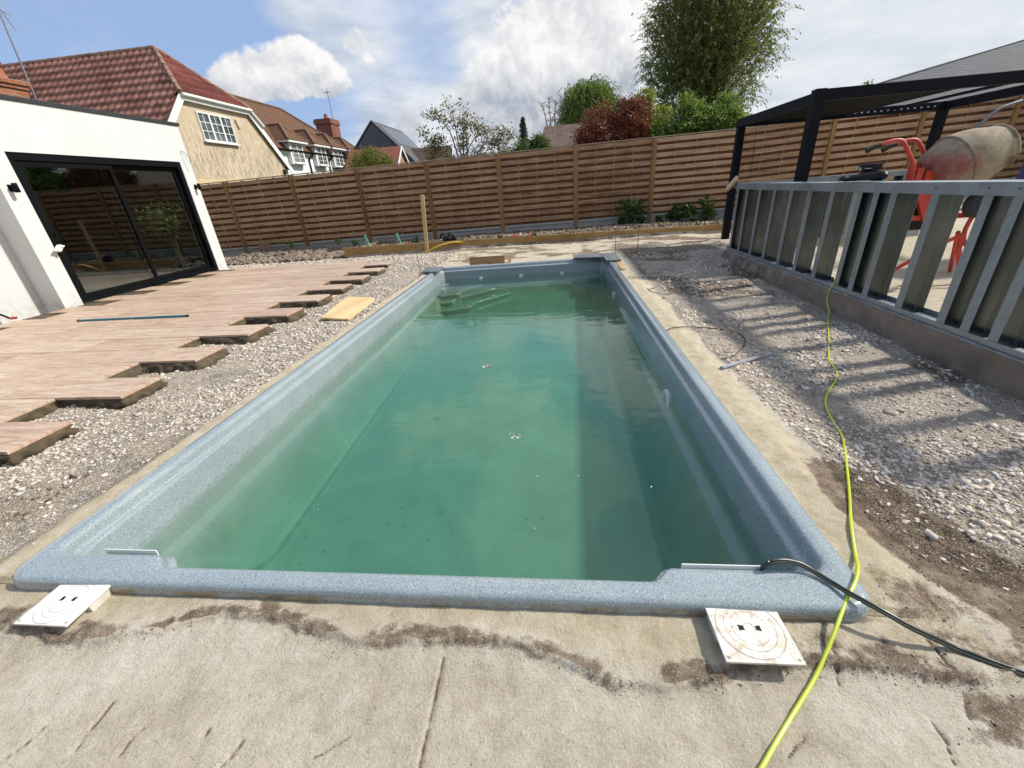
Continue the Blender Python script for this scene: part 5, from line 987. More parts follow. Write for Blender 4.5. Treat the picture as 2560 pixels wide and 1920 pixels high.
mb = MB(); mb.box((-.15, 0, .86), (3.3, .0025, .935)); mb.box((-.15, .0025, .9325), (3.3, .17, .935)); mb.box((-.15, .17, .86), (3.3, .1725, .935)); mb.build('top_track', GALV, ew)
mb = MB(); mb.box((-.12, 0, -.12), (3.3, .172, .04)); mb.build('bottom_track', GALV, ew)
for k in range(8): stud(ew, .15+k*.42, .003, .04, .858, rz=PI/2)
for o_ in ew.children: 
    if o_.name.startswith('stud'): o_.location.y = .003
CPL = simple('rough_concrete', (.205, .165, .125), .95, var=.3, scale=5, bump=.8, bscale=22)
m = Mat('plinth_top', .95); c = m.coord(kind='World'); m.color(m.ramp(m.noise(c, 7, 6, .7), [(.35, (.28, .255, .22)), (.6, (.46, .43, .38))])); m.bump(m.noise(c, 40, 4), .5, .01)
mb = MB(); ys_ = np.arange(1.85, 7.12, .06); vsq = []; r = random.Random(8)
for i, y in enumerate(ys_):
    rough = .004 if y < 5.1 else .022
    vsq += [(2.655+r.gauss(0, rough), y, -.22), (2.655+r.gauss(0, rough)-(.0 if y < 5.1 else .01), y, -.05), (2.66+r.gauss(0, rough*.7), y, .045), (2.665+r.gauss(0, .003), y, .086+r.gauss(0, .002)), (2.93, y, .088+r.gauss(0, .002)), (2.94, y, -.2)]
k = len(ys_); fs = []
for i in range(k-1): fs += [(i*6+j, i*6+j+1, (i+1)*6+j+1, (i+1)*6+j) for j in range(5)]
mb.add(vsq, fs, 0); mb.add(vsq[-6:], [(0, 1, 2, 3, 4, 5)], 0)
mb.m = [1 if (f[0] % 6) in (3,) and len(f) == 4 else 0 for f in mb.f]
tag(mb.build('concrete_plinth', [CPL, m.m]), 'long rough concrete plinth carrying the galvanised stud wall', 'plinth')
mb = MB(); mb.beam((0, -.055, .085), (0, .055, -.085), .04, .10, up=(0, .8, .6)); o = mb.build('timber_block', wood('block_timber', (.45, .30, .13), (.66, .48, .25), 'Z'), bevel=.003); o.location = (2.655, 7.16, 1.03); o.rotation_euler = (0, .5, 0); tag(o, 'small pale timber block wedged at the far corner of the steel wall', 'timber block')
# cordless tool lying on the top track
tl_ = empty('power_tool', (2.775, 4.45, 1.031), 'black cordless power tool lying on top of the stud wall', 'power tool')
TB = simple('tool_black', (.006, .007, .009), .5, var=.3, spec=.3)
mb = MB(); mb.tube([(0, .30, .03), (0, .24, .032), (0, .10, .038), (0, .0, .045), (0, -.10, .052), (0, -.2, .05), (0, -.26, .045), (0, -.285, .04)], [.022, .03, .028, .034, .040, .044, .038, .02], 16); mb.build('body', TB, tl_, smooth=True)
mb = MB(); mb.box((-.035, -.17, .098), (.035, .03, .145)); mb.box((-.03, -.06, .06), (.03, .0, .0979)); mb.build('battery', TB, tl_, bevel=.006)
mb = MB(); mb.lathe([(0, 0), (.012, 0), (.012, .04), (0, .04)], 12, mat=Matrix.Translation((0, .29, .03)) @ Matrix.Rotation(-PI/2, 4, 'X')); mb.build('nose', TB, tl_, smooth=True)
LBL = simple('tool_label', (.45, .46, .46), .5)
mb = MB()
for k, (y0, y1) in enumerate(((.135, .20), (.145, .19), (-.14, -.06))): z = (.052, .040, .108)[k]; mb.box((-.0365 if k == 2 else -.032, y0, z-.003), (-.0352 if k == 2 else -.0275, y1, z+.003))
mb.box((-.0365, -.012, .092), (-.0352, .012, .118)); mb.build('lettering', LBL, tl_)
mb = MB(); mb.box((-.02, -.03, 0), (.03, .03, .006)); o = mb.build('metal_offcut', GALV, bevel=.001); o.location = (2.76, 5.35, 1.031); o.rotation_euler = (0, 0, .4); tag(o, 'small folded scrap of steel lying on the top track', 'offcut')
# ------------------------------------------------------------------ cement mixer behind the stud wall
cm = empty('cement_mixer', (4.1, 5.05, -.03), 'red tip up cement mixer with a mortar caked drum behind the stud wall', 'cement mixer')
m = Mat('mixer_drum', .85, spec=.2); c = m.coord(kind='World'); s_ = m.sep(c); n = m.noise(c, 5, 6, .7, .4)
d_ = m.op('ADD', s_[0], m.op('MULTIPLY', s_[2], -.15)); redm = m.op('MULTIPLY', m.op('MULTIPLY', m.rng(d_, 3.90, 3.72), m.rng(n, .40, .60)), m.rng(s_[2], 1.30, 1.12, .15, .9)); cc = m.mix(redm, m.ramp(m.noise(c, 14, 5), [(.3, (.26, .205, .135)), (.7, (.40, .335, .235))]), (.33, .095, .075))
cc = m.mix(m.op('MULTIPLY', m.rng(d_, 4.02, 4.12), m.rng(m.noise(c, 7, 4, .6, .8), .44, .50)), cc, (.12, .095, .065)); m.color(cc); m.bump(m.noise(c, 60, 5), .5, .006); DRM = m.m
TX = math.radians(21); Md = Matrix.Translation((4.32, 5.05, 1.232)) @ Matrix.Rotation(PI/2-TX, 4, 'Y')
mb = MB(); mb.lathe([(0, -.60), (.13, -.60), (.19, -.59), (.225, -.56), (.285, -.40)], 40, mat=Md); under(cm, mb.build('lower_drum', DRM, smooth=2))
mb = MB(); mb.lathe([(.288, -.412), (.297, -.404), (.297, -.390), (.288, -.382)], 40, mat=Md); under(cm, mb.build('seam_ring', DRM, smooth=True))
mb = MB(); mb.lathe([(.285, -.392), (.290, -.31), (.276, -.22), (.205, -.02), (.20, .0), (.208, .010), (.216, 0), (.212, -.01), (.195, -.02), (.18, -.03), (.25, -.22), (.27, -.33), (0, -.5)], 40, mat=Md); under(cm, mb.build('upper_drum', DRM, smooth=2))
MR = simple('mixer_red', (.55, .06, .035), .5, var=.25, scale=10)
for dy, x0 in ((0, 0), (.20, .275)):
    mb = MB(); mb.tube(smooth_path([(3.60+x0, 5+dy, .80), (3.58+x0, 5+dy, 1.08), (3.50+x0, 5+dy, 1.22), (3.42+x0, 5+dy, 1.325), (3.36+x0, 5+dy, 1.36), (3.27+x0, 5+dy, 1.352), (3.20+x0, 5+dy, 1.33)], 6), .019, 10); h = under(cm, mb.build('handle', MR, smooth=True))
    mb = MB(); mb.tube(smooth_path([(3.205+x0, 5+dy, 1.332), (3.15+x0, 5+dy, 1.318), (3.09+x0, 5+dy, 1.285)], 4), .023, 10); g = mb.build('grip', simple('grip', (.012, .012, .012), .6), smooth=True); g.parent = h
mb = MB(); mb.box((3.60, 4.97, .70), (3.66, 5.03, 1.10)); mb.box((3.68, 4.96, .95), (3.76, 5.14, 1.07)); mb.box((3.66, 5.12, .9), (3.72, 5.2, 1.14)); mb.beam((3.68, 5, .95), (3.86, 5, .62), .05, .12); mb.box((3.62, 5.0, .60), (4.25, 5.05, .65)); under(cm, mb.build('bracket', MR, bevel=.004))
mb = MB(); mb.tube(smooth_path([(4.22, 4.93, .62), (4.20, 4.93, .48), (4.22, 4.90, .36), (4.32, 4.86, .28), (4.48, 4.82, .26)], 6), .02, 10); mb.tube(smooth_path([(4.20, 4.93, .46), (4.20, 4.92, .30), (4.27, 4.9, .08), (4.30, 4.9, -.04)], 6), .024, 10); mb.tube([(3.70, 5.0, .10), (4.0, 4.95, .34), (4.2, 4.93, .45)], .02, 8); mb.tube([(3.70, 5.0, .10), (3.62, 5.02, -.03)], .02, 8); mb.tube([(4.20, 5.0, .46), (4.6, 5.4, -.03)], .02, 8); under(cm, mb.build('stand', MR, smooth=True))
mb = MB(); mb.lathe([(.0, -.03), (.05, -.03), (.055, -.045), (.10, -.045), (.125, -.02), (.125, .02), (.10, .045), (.055, .045), (.05, .03), (0, .03)], 28, mat=Matrix.Translation((4.22, 4.92, .73)) @ Matrix.Rotation(PI/2, 4, 'X')); under(cm, mb.build('wheel', simple('rubber', (.03, .033, .04), .8, var=.4), smooth=True))
mb = MB(); mb.box((3.66, 5.03, .50), (3.95, 5.3, .74)); under(cm, mb.build('motor_box', TB, bevel=.02))
bb = empty('blue_barrel', (5.62, 5.75, -.03), 'dark blue plastic barrel behind the mixer mouth at the right edge', 'barrel')
mb = MB(); mb.lathe([(0, 0), (.27, 0), (.29, .05), (.29, .4), (.30, .42), (.29, .44), (.29, .9), (.30, .92), (.29, .94), (.28, 1.32), (.25, 1.37), (0, 1.37)], 32); mb.build('drum_body', simple('blue_plastic', (.02, .035, .16), .45, var=.2), bb, smooth=True)
# grey flexible conduit sticking out from the fence
mb = MB(); p_ = [(9.90, 12.35, 1.72), (9.97, 12.3, 1.82), (10.09, 12.3, 1.96), (10.27, 12.32, 2.08), (10.5, 12.35, 2.15), (10.72, 12.4, 2.20)]; mb.tube(smooth_path(p_, 6), .035, 10); tag(mb.build('conduit', simple('grey_conduit', (.20, .21, .22), .6), smooth=True), 'bent grey conduit pipe fixed across the fence at the far right', 'conduit')
# ------------------------------------------------------------------ hoses and cables
def hose(name, pts, r, mat, label, cat, n=8, grp=None):
    mb = MB(); mb.tube(smooth_path(pts, 10), r, n); return tag(mb.build(name, mat, smooth=True), label, cat, grp)
def R3(x, y): return (1600+x/2.304, 900+y/2.304)
def R6(x, y): return (1600+x/2.304, 1200+y/2.304)
def R7(x, y): return (1760+x*.3617, 420+y*.3617)
YH = simple('yellow_hose', (.50, .58, .035), .38, var=.08)
hr = .0056
hp1 = [G(*R6(640, 1760), hr), G(*R6(700, 1659), hr), G(*R6(790, 1500), hr), G(*R6(880, 1350), hr), G(*R6(1000, 1150), hr+.004), AT(*R6(1070, 1000), -.045), AT(*R6(1130, 850), -.022), AT(*R6(1185, 700), -.002), AT(*R6(1215, 640), .010), AT(*R6(1245, 570), .0105), AT(*R6(1255, 500), .004)]
hp1 += [G(*R3(1240, 1120), hr), G(*R3(1215, 940), hr+.006), G(*R3(1205, 760), hr), G(*R3(1180, 520), hr), G(*R3(1160, 430), hr), G(*R3(1110, 350), hr), G(*R3(1070, 260), hr), G(*R3(1080, 190), hr), G(*R3(1135, 90), hr), G(*R3(1090, 0), hr)]
hp1 += [G(*R7(860, 1320), hr), G(*R7(862, 1200), hr), G(*R7(858, 1060), hr), ONP(*R7(866, 1000), 0, 2.60), ONP(*R7(852, 930), 0, 2.635), ONP(*R7(858, 870), 0, 2.640), ONP(*R7(880, 822), 0, 2.655), ONP(*R7(905, 795), 0, 2.69), ONP(*R7(915, 755), 0, 2.75), (2.9, 4.32, .13), (3.0, 4.4, -.02)]
hose('garden_hose', hp1, hr, YH, 'bright yellow hose snaking from the front edge over the pool corner to the stud wall', 'hose')
BH = simple('black_hose', (.030, .034, .028), .35, var=.3)
base = [(.60, 1.14, -.36), (.64, 1.12, -.22), AT(*R6(715, 492), .01), AT(*R6(745, 470), .035), AT(*R6(790, 460), .04), AT(*R6(850, 460), .036), AT(*R6(930, 480), .024), AT(*R6(1010, 525), .014), AT(*R6(1100, 580), .012), AT(*R6(1200, 640), .018), AT(*R6(1300, 695), .02), AT(*R6(1420, 760), .014), AT(*R6(1560, 840), -.004), AT(*R6(1700, 905), -.025), G(*R6(1830, 965), .008), G(*R6(2000, 1030), .008), G(*R6(2212, 1105), .008), G(*R6(2420, 1180), .008)]
hose('black_hose', base, .0043, BH, 'upper of two dark hoses arching out of the pool over the right front corner', 'hose', grp='dark hoses')
b2 = [(x-.003, y-.0085, z-.003 if i > 2 else z) for i, (x, y, z) in enumerate(base)]; 
b2 = [(x, y, max(z, .0065) if (PX0 < x < PX1 and y > PY0 and i > 2) else z) for i, (x, y, z) in enumerate(b2)]
hose('black_hose', b2, .0043, BH, 'lower of two dark hoses arching out of the pool over the right front corner', 'hose', grp='dark hoses')
GP = simple('grey_pipe', (.27, .28, .33), .5, var=.15)
hose('grey_pipe', [G(*R7(120, 1383), .012), G(*R7(210, 1355), .012), G(*R7(300, 1330), .012), G(*R7(400, 1305), .012), G(*R7(470, 1295), .012), G(*R7(500, 1300), .008), G(*R7(525, 1310), .002)], .014, GP, 'short grey plastic pipe lying on the gravel right of the pool', 'pipe')
CB = simple('dark_cable', (.035, .035, .035), .6)
hose('cable', [G(1500+1150/6.9125, 640+1285/6.9125, .004), G(1500+1250/6.9125, 640+1240/6.9125, .012), G(1500+1500/6.9125, 640+1225/6.9125, .02), G(1500+1800/6.9125, 640+1235/6.9125, .015), G(*R7(150, 1120), .006), G(*R7(240, 1145), .006), G(*R7(282, 1185), .006), G(*R7(270, 1235), .006), G(*R7(200, 1300), .005), G(*R7(120, 1318), .005)], .0045, CB, 'thin black cable looping across the gravel from the right pool rim', 'cable')
def R8(x, y): return (1500+x/6.9125, 640+y/6.9125)
hose('cable_loop', [G(*R8(820, 560), .006), G(*R8(900, 620), .01), G(*R8(1050, 655), .015), G(*R8(1200, 650), .012), G(*R8(1250, 610), .012), G(*R8(1190, 520), .02), G(*R8(1165, 440), .03)], .004, CB, 'small loop of wire on the gravel near the far right rim', 'wire')
hose('tie_wire', [G(*R8(860, 570), .004), G(*R8(1000, 530), .008), G(*R8(1150, 430), .02), G(*R8(1300, 380), .03), G(*R8(1360, 400), .02)], .006, simple('weathered_stick', (.19, .17, .15), .8), 'bent grey stick lying on the gravel near the wire loop', 'stick')
s2_ = .2622
hose('yellow_pipe', [ONP(840+850*s2_, 560+280*s2_, 1, 10.2), ONP(840+950*s2_, 560+222*s2_, 1, 10.22), ONP(840+1050*s2_, 560+187*s2_, 1, 10.28), ONP(840+1150*s2_, 560+172*s2_, 1, 10.36), ONP(840+1300*s2_, 560+181*s2_, 1, 10.44)], .02, simple('yellow_pipe', (.62, .42, .045), .5), 'short yellow pipe arching over the edging beside the timber stake', 'pipe')
# coil of black pipe
r = random.Random(4); mb = MB()
for k in range(9):
    R_ = .09+.02*r.random(); cx, cy, cz = -2.68+r.gauss(0, .06), 10.82+r.gauss(0, .03), .16+r.gauss(0, .02); ax = Vector((r.gauss(0, .5), -1, r.gauss(0, .5))).normalized(); u = ax.orthogonal().normalized(); v = ax.cross(u)
    mb.tube([Vector((cx, cy, cz))+(u*math.cos(t*PI/12)+v*math.sin(t*PI/12))*R_ for t in range(22)], .022, 8)
tag(mb.build('pipe_coil', simple('black_pipe', (.02, .02, .02), .45), smooth=True), 'heap of coiled black pipe behind the edging right of the stake', 'pipe')
# printed tube
pt = empty('printed_tube', (-.95, 10.85, .10), 'long round tube printed in red and green lying behind the edging', 'tube')
m = Mat('tube_print', .4); c = m.coord(); n = m.noise(c, 14, 3, .5, .5); x_ = m.sep(c)[0]; cc = m.ramp(n, [(.40, (.50, .10, .06)), (.52, (.45, .12, .08)), (.56, (.10, .22, .13)), (.66, (.55, .50, .42))]); cc = m.mix(m.rng(m.op('ABSOLUTE', x_), .36, .37), cc, (.03, .03, .03)); m.color(cc)
mb = MB(); mb.tube([(-.44, 0, 0), (.44, 0, -.01)], .045, 20); mb.build('body', m.m, pt, smooth=True); mb = MB(); mb.tube([(-.47, 0, 0), (-.4405, 0, 0)], .05, 20); mb.build('cap', BLK, pt, smooth=True); mb = MB(); mb.tube([(.4405, 0, -.01), (.47, 0, -.01)], .05, 20); mb.build('cap', BLK, pt, smooth=True)
GRN = simple('mint_plastic', (.18, .52, .33), .4)
for x, lb in ((-4.76, 'left mint green plastic support prong standing by the edging'), (-3.93, 'right mint green plastic support prong, nearer the stake')):
    mb = MB(); mb.tube([(-.03, 0, 0), (0, 0, .28), (.0, 0, .30)], .014, 8); mb.tube([(.09, -.02, 0), (.035, 0, .2), (.01, 0, .29)], .012, 8); mb.box((-.02, -.02, .285), (.03, .02, .31)); o = mb.build('plastic_prong', GRN); o.location = (x, 10.6, .06); tag(o, lb, 'prong', 'mint green prongs')
mb = MB(); mb.box((-.5, -.03, 0), (.5, .03, .05)); mb.box((-.42, -.034, .012), (-.05, -.0302, .040), 1); o = mb.build('packaged_edging', [BLK, BLK]); o.location = (-4.27, 10.50, .055); tag(o, 'black boxed strip with white lettering lying on the left edging', 'box')
txt = bpy.data.curves.new('lettering', 'FONT'); txt.body = 'QUICKPLAY'; txt.size = .062; txt.extrude = .0008; tmp = bpy.data.objects.new('lettering_curve', txt); COL.objects.link(tmp)
bpy.context.view_layer.update(); lm = bpy.data.meshes.new_from_object(tmp); bpy.data.objects.remove(tmp); lm.materials.clear(); lm.materials.append(simple('white_ink', (.7, .7, .7), .5)); lt = bpy.data.objects.new('lettering', lm); COL.objects.link(lt)
lt.rotation_euler = (PI/2, 0, 0); lt.location = (-.40, -.0360, .003); lt.parent = o
mb = MB(); mb.box((-.18, 0, 0), (.18, .02, .24)); o = mb.build('brown_board', simple('terracotta_board', (.26, .15, .10), .85, var=.2, bump=.2), bevel=.003); o.location = (-8.68, 12.2, -.05); o.rotation_euler = (-.15, 0, 0); tag(o, 'square brown board leaning on the fence foot at the left', 'board')
# ------------------------------------------------------------------ trees and shrubs
def rand_dir(r, n):
    d = r.normal(0, 1, (n, 3)); return d/np.linalg.norm(d, axis=1)[:, None]
def blob_pts(r, centre, rad, n, shell=.55):
    d = rand_dir(r, n); q = shell+(1-shell)*r.random(n)**.6; return np.array(centre)+d*np.array(rad)*q[:, None]
def limb_tree(mb, base, targets, r0, r, wob=.08):
    for t in targets:
        b = Vector(base); t = Vector(t); mid = b.lerp(t, .5)+Vector((r.uniform(-1, 1), r.uniform(-1, 1), r.uniform(-.2, .6)))*wob*(t-b).length
        P_ = smooth_path([b, b.lerp(mid, .5)+Vector((0, 0, .1*(t-b).length*.3)), mid, t], 4); k = len(P_); mb.tube(P_, [r0*(1-.85*i/(k-1)) for i in range(k)], 6)
def bushy(name, base, centres, nleaf, size, mat, label, cat, trunk_r=.06, seed=1, nclump=40, clump=.22, grp=None, asp=.5, bark=None, kids=('trunk', 'crown')):
    """tree or shrub whose crown is many leaf clumps spread over a few lobes: centres = [(c, radii, weight)]"""
    r = np.random.default_rng(seed); rr = random.Random(seed); root = empty(name, base, label, cat, grp); B = np.array(base)
    pts, tips = [], []; wt = np.array([c[2] for c in centres], float); wt /= wt.sum()
    for (c, rad, w), wn in zip(centres, wt):
        k = max(3, int(nclump*wn)); cc = blob_pts(r, c, rad, k, .45); tips += [tuple(q-B) for q in cc[:max(2, k//4)]]
        for q in cc:
            n = int(nleaf*wn/k*(.4+1.2*r.random())); s = clump*(.55+.9*r.random()); pts.append(q+r.normal(0, 1, (n, 3))*s*np.array([.55, .55, .45]))
    pts = np.concatenate(pts)-B; pts = pts[pts[:, 2] > .02]
    mb = MB(); limb_tree(mb, (0, 0, -.1), tips, trunk_r, rr); mb.build(kids[0], bark or BARK, root, smooth=True)
    leaf_cloud(kids[1], pts, size, mat, root, seed+5, asp); return root
WIL = leafmat('willow_leaf', (.06, .07, .018), (.16, .175, .045), (.32, .33, .10), .38)
def hanging(name, base, cent, rad, label, cat, nstr, mat, seed, lean=.35, length=1.6, leaf=.11, per=26, trunk_r=.32, limbs=26, holes=.3, lw=.22, zlo=None, rise=.55):
    """weeping or upright-twigged tree: limbs fan out, strands of narrow leaves follow them"""
    r = np.random.default_rng(seed); rr = random.Random(seed); root = empty(name, base, label, cat); B = Vector(base); C_ = Vector(cent)
    mb = MB(); ends = []
    fork = Vector((C_.x, C_.y, C_.z-rad[2]*.75)); mb.tube([B-B, (fork-B)*.5, fork-B], [trunk_r, trunk_r*.8, trunk_r*.65], 10)
    for i in range(limbs):
        th = 2*PI*i/limbs*2.4+rr.random(); el = rr.uniform(-.15, 1.35); d = Vector((math.cos(th)*math.cos(el)*rad[0], math.sin(th)*math.cos(el)*rad[1], math.sin(el)*rad[2]*.98)); t = C_+d*rr.uniform(.65, .95)
        f2 = fork+Vector((rr.uniform(-.3, .3), rr.uniform(-.3, .3), rr.uniform(0, .6))); mid = f2.lerp(t, .5)+Vector((rr.uniform(-.4, .4), rr.uniform(-.3, .3), .5)); P_ = smooth_path([f2-B, f2.lerp(mid, .5)-B, mid-B, t-B], 5); k = len(P_)
        mb.tube(P_, [max(.018, trunk_r*.34*(1-.9*j/(k-1))) for j in range(k)], 6); ends += [Vector(P_[j])+B for j in range(k//3, k)]
        for q in range(4):
            s_ = Vector(P_[rr.randrange(k//3, k-2)]); e_ = s_+Vector((rr.uniform(-1, 1), rr.uniform(-1, 1), rr.uniform(.1, .9)))*rad[0]*.28; mb.tube([s_, s_.lerp(e_, .5)+Vector((0, 0, .12)), e_], [.03, .02, .008], 4); ends.append(e_+B)
    mb.build('trunk', BARK, root, smooth=True)
    pts, dirs = [], []; E = np.array([tuple(e) for e in ends]); hole = r.normal(0, 1, (30, 3))*np.array(rad)*.62+np.array(cent)
    for i in range(nstr):
        if r.random() < .55: p = E[r.integers(len(E))]+r.normal(0, .35, 3)
        else: p = blob_pts(r, cent, rad, 1, .5)[0]
        q = (p-np.array(cent))/np.array(rad)
        if (q**2).sum() > 1.12*(.85+.3*r.random()): continue
        if np.min(np.linalg.norm(hole-p, axis=1)) < holes*(.7+1.0*r.random()): continue
        if zlo is not None and p[2] < zlo: continue
        L_ = length*(.4+.9*r.random()); rad_ = q.copy(); rad_[2] = max(rad_[2], -.2)*.6; out = rad_*.75+np.array([lean, 0, 0])+r.normal(0, .18, 3)
        t = np.linspace(0, 1, per)[:, None]
        path = p+(out*L_)*t+np.array([0, 0, L_])*(rise*t-1.0*t**2)+r.normal(0, .035, (per, 3)); pts.append(path)
    P = np.concatenate(pts); n = len(P); dv_ = np.concatenate([np.gradient(p_, axis=0) for p_ in pts]); dv_ /= np.linalg.norm(dv_, axis=1)[:, None]
    d = dv_+np.array([0, 0, -.5])+r.normal(0, .35, (n, 3)); d /= np.linalg.norm(d, axis=1)[:, None]; e = np.cross(d, rand_dir(r, n)); e /= np.linalg.norm(e, axis=1)[:, None]; sz = leaf*(.6+.8*r.random(n))[:, None]
    P = P-np.array(base); V = np.stack([P-d*sz*.5, P+e*sz*lw*.5, P+d*sz*.5, P-e*sz*lw*.5], 1).reshape(-1, 3)
    fast('crown', V, 4, np.arange(n*4), mat, root, attr={'lv': np.repeat(r.random(n)*.7+.3*r.random(), 4)})
    tw = []                                                             # the thin twigs the leaves hang on
    for path in pts[::2]:
        q = path[::5]-np.array(base); w_ = np.array([.012, 0, 0])
        for a_, b_ in zip(q[:-1], q[1:]): tw.append([a_-w_, a_+w_, b_+w_*.7, b_-w_*.7])
    tw = np.array(tw).reshape(-1, 3); fast('twigs', tw, 4, np.arange(len(tw)), BARK, root); return root
hanging('willow_tree', (9.2, 30.5, 0), (8.85, 30.5, 7.5), (3.25, 3.0, 5.2), 'tall weeping willow towering over the back fence', 'tree', 6800, WIL, 11, .04, 1.25, .16, 22, .32, 52, .50, .27, rise=1.35)
WG = leafmat('bright_willow_leaf', (.05, .10, .012), (.15, .25, .035), (.28, .40, .08), .42)
hanging('small_willow', (1.95, 26.4, 0), (1.95, 26.4, 4.35), (1.55, 1.4, 1.45), 'small bright green weeping tree behind the red bush', 'tree', 3200, WG, 12, .12, .8, .13, 16, .12, 14, .12, .24)
RL = leafmat('copper_leaf', (.11, .018, .014), (.22, .045, .028), (.36, .10, .05), .12)
bushy('copper_bush', (2.0, 16.2, 0), [((1.75, 16.2, 2.6), (.95, .7, .88), 1.2), ((2.5, 16.2, 2.85), (.60, .5, .70), .9), ((1.2, 16.1, 2.3), (.5, .5, .6), .5), ((2.75, 16, 2.4), (.45, .5, .6), .5)], 26000, .07, RL, 'rounded copper red leaved bush showing above the fence', 'bush', .05, 21, 220, .22)
YL = leafmat('lime_leaf', (.12, .15, .015), (.25, .29, .035), (.42, .42, .07), .4)
bushy('lime_shrub', (3.35, 17.3, 0), [((3.1, 17.3, 3.35), (.36, .4, .62), 1), ((3.55, 17.3, 2.9), (.45, .4, .55), 1)], 7000, .07, YL, 'yellow green shrub between the copper bush and the green bushes', 'bush', .04, 22, 80, .17)
GB = leafmat('maple_leaf', (.035, .075, .012), (.13, .22, .035), (.34, .45, .11), .42)
bushy('green_bush', (4.5, 15.9, 0), [((3.6, 15.9, 2.35), (.6, .5, .5), 1), ((4.45, 15.9, 2.75), (.55, .5, .75), 1.2), ((5.2, 15.9, 2.7), (.62, .5, .62), 1.2), ((5.8, 15.9, 2.3), (.5, .5, .5), .8), ((4.1, 15.8, 2.2), (1.0, .5, .5), .8)], 26000, .08, GB, 'broad fresh green bushes in front of the willow', 'bush', .05, 23, 220, .20)
bushy('far_bush', (12.4, 21.5, 0), [((12.3, 21.5, 3.5), (.9, .6, .62), 1)], 1200, .1, GB, 'green treetop just showing above the pergola beam', 'tree', .05, 24, 22, .16)
HB = leafmat('hedge_leaf', (.03, .06, .012), (.065, .12, .022), (.13, .20, .045), .3)
bushy('low_hedge', (-.95, 18.6, 0), [((-.9, 18.6, 2.35), (.75, .5, .55), 1), ((-1.7, 18.6, 2.1), (.6, .5, .55), .7), ((-2.6, 18.8, 2.0), (.8, .5, .5), .6), ((-.55, 18.6, 2.6), (.3, .4, .35), .3)], 14000, .075, HB, 'green hedge left of the mossy shed roof', 'hedge', .04, 25, 120, .2)
OB = leafmat('olive_leaf', (.08, .09, .015), (.17, .18, .035), (.28, .28, .07), .3)
bushy('round_bush', (-7.3, 18, 0), [((-7.3, 18, 2.2), (.95, .7, .78), 1)], 16000, .06, OB, 'round olive green bush between the white house and the garage', 'bush', .05, 26, 160, .2)
AP = leafmat('autumn_leaf', (.07, .06, .015), (.20, .13, .04), (.34, .24, .09), .3)
def sparse_tree(name, base, stems, label, seed, leafn, size, mat, clump=.09, bark=BARKG, r0=.05, twigs=3):
    r = np.random.default_rng(seed); rr = random.Random(seed); root = empty(name, base, label, 'tree'); mb = MB(); B = Vector(base); pts = []
    for pl_, rad in stems:
        P_ = smooth_path([Vector(p)-B for p in pl_], 4); k = len(P_); mb.tube(P_, [max(.01, rad*(1-.75*i/(k-1))) for i in range(k)], 6)
        for i in range(k//3, k):
            for q in range(twigs):
                d = Vector((rr.uniform(-1, 1), rr.uniform(-.6, .6), rr.uniform(.0, 1))).normalized()*rr.uniform(.12, .42); e = P_[i]+d; mb.tube([P_[i], P_[i]+d*.5+Vector((0, 0, .03)), e], [.010, .007, .004], 4)
                if leafn and rr.random() < .85: n = int(leafn*(.5+rr.random())); pts.append(np.array(e)+r.normal(0, clump, (n, 3)))
    mb.build('trunk', bark, root, smooth=True)
    if leafn: leaf_cloud('crown', np.concatenate(pts), size, mat, root, seed, .6)
    return root
Yt = 18.0
sparse_tree('fruit_tree', (-3.5, Yt, 0), [([(-3.55, Yt, 0), (-3.52, Yt, 2.0), (-3.62, Yt, 3.0), (-3.72, Yt, 4.05)], .05), ([(-3.45, Yt, 0), (-3.45, Yt, 2.4), (-3.4, Yt, 3.0), (-3.36, Yt, 3.62)], .045), ([(-3.4, Yt, 0), (-3.3, Yt, 2.4), (-3.28, Yt, 3.1), (-3.22, Yt, 3.5)], .045), ([(-3.62, Yt, 2.2), (-3.9, Yt, 3.3), (-4.3, Yt, 3.7), (-4.5, Yt, 3.66)], .03), ([(-3.5, Yt, 2.3), (-3.0, Yt, 2.95), (-2.6, Yt, 3.12), (-2.3, Yt, 3.14)], .028),
    ([(-3.7, Yt, 2.0), (-4.2, Yt, 2.6), (-4.7, Yt, 2.9), (-4.95, Yt, 3.25)], .03), ([(-3.6, Yt, 2.1), (-4.3, Yt, 2.5), (-4.6, Yt, 2.7), (-4.2, Yt, 3.0)], .025), ([(-3.3, Yt, 2.0), (-2.9, Yt, 2.5), (-2.7, Yt, 2.65)], .025), ([(-4.3, Yt, 1.8), (-4.5, Yt, 2.3), (-4.7, Yt, 2.5)], .03)], 'sparse pruned fruit tree with bare stems above the fence', 31, 13, .085, AP)
bushy('brown_shrub', (-4.2, 18.2, 0), [((-4.5, 18.2, 2.2), (.7, .4, .42), 1), ((-3.2, 18.2, 2.3), (.5, .4, .4), .6)], 2600, .075, AP, 'brownish green shrubs around the foot of the fruit tree', 'shrub', .04, 32, 50, .13)
sparse_tree('sapling', (-2.1, Yt, 0), [([(-2.2, Yt, 0), (-2.1, Yt, 2.3), (-2.0, Yt, 2.8), (-1.92, Yt, 3.05)], .035), ([(-2.15, Yt, 1.9), (-2.3, Yt, 2.6), (-2.4, Yt, 2.75)], .02), ([(-2.1, Yt, 2.2), (-1.8, Yt, 2.7), (-1.68, Yt, 2.82)], .02)], 'small brown leaved sapling right of the fruit tree', 33, 13, .08, AP)
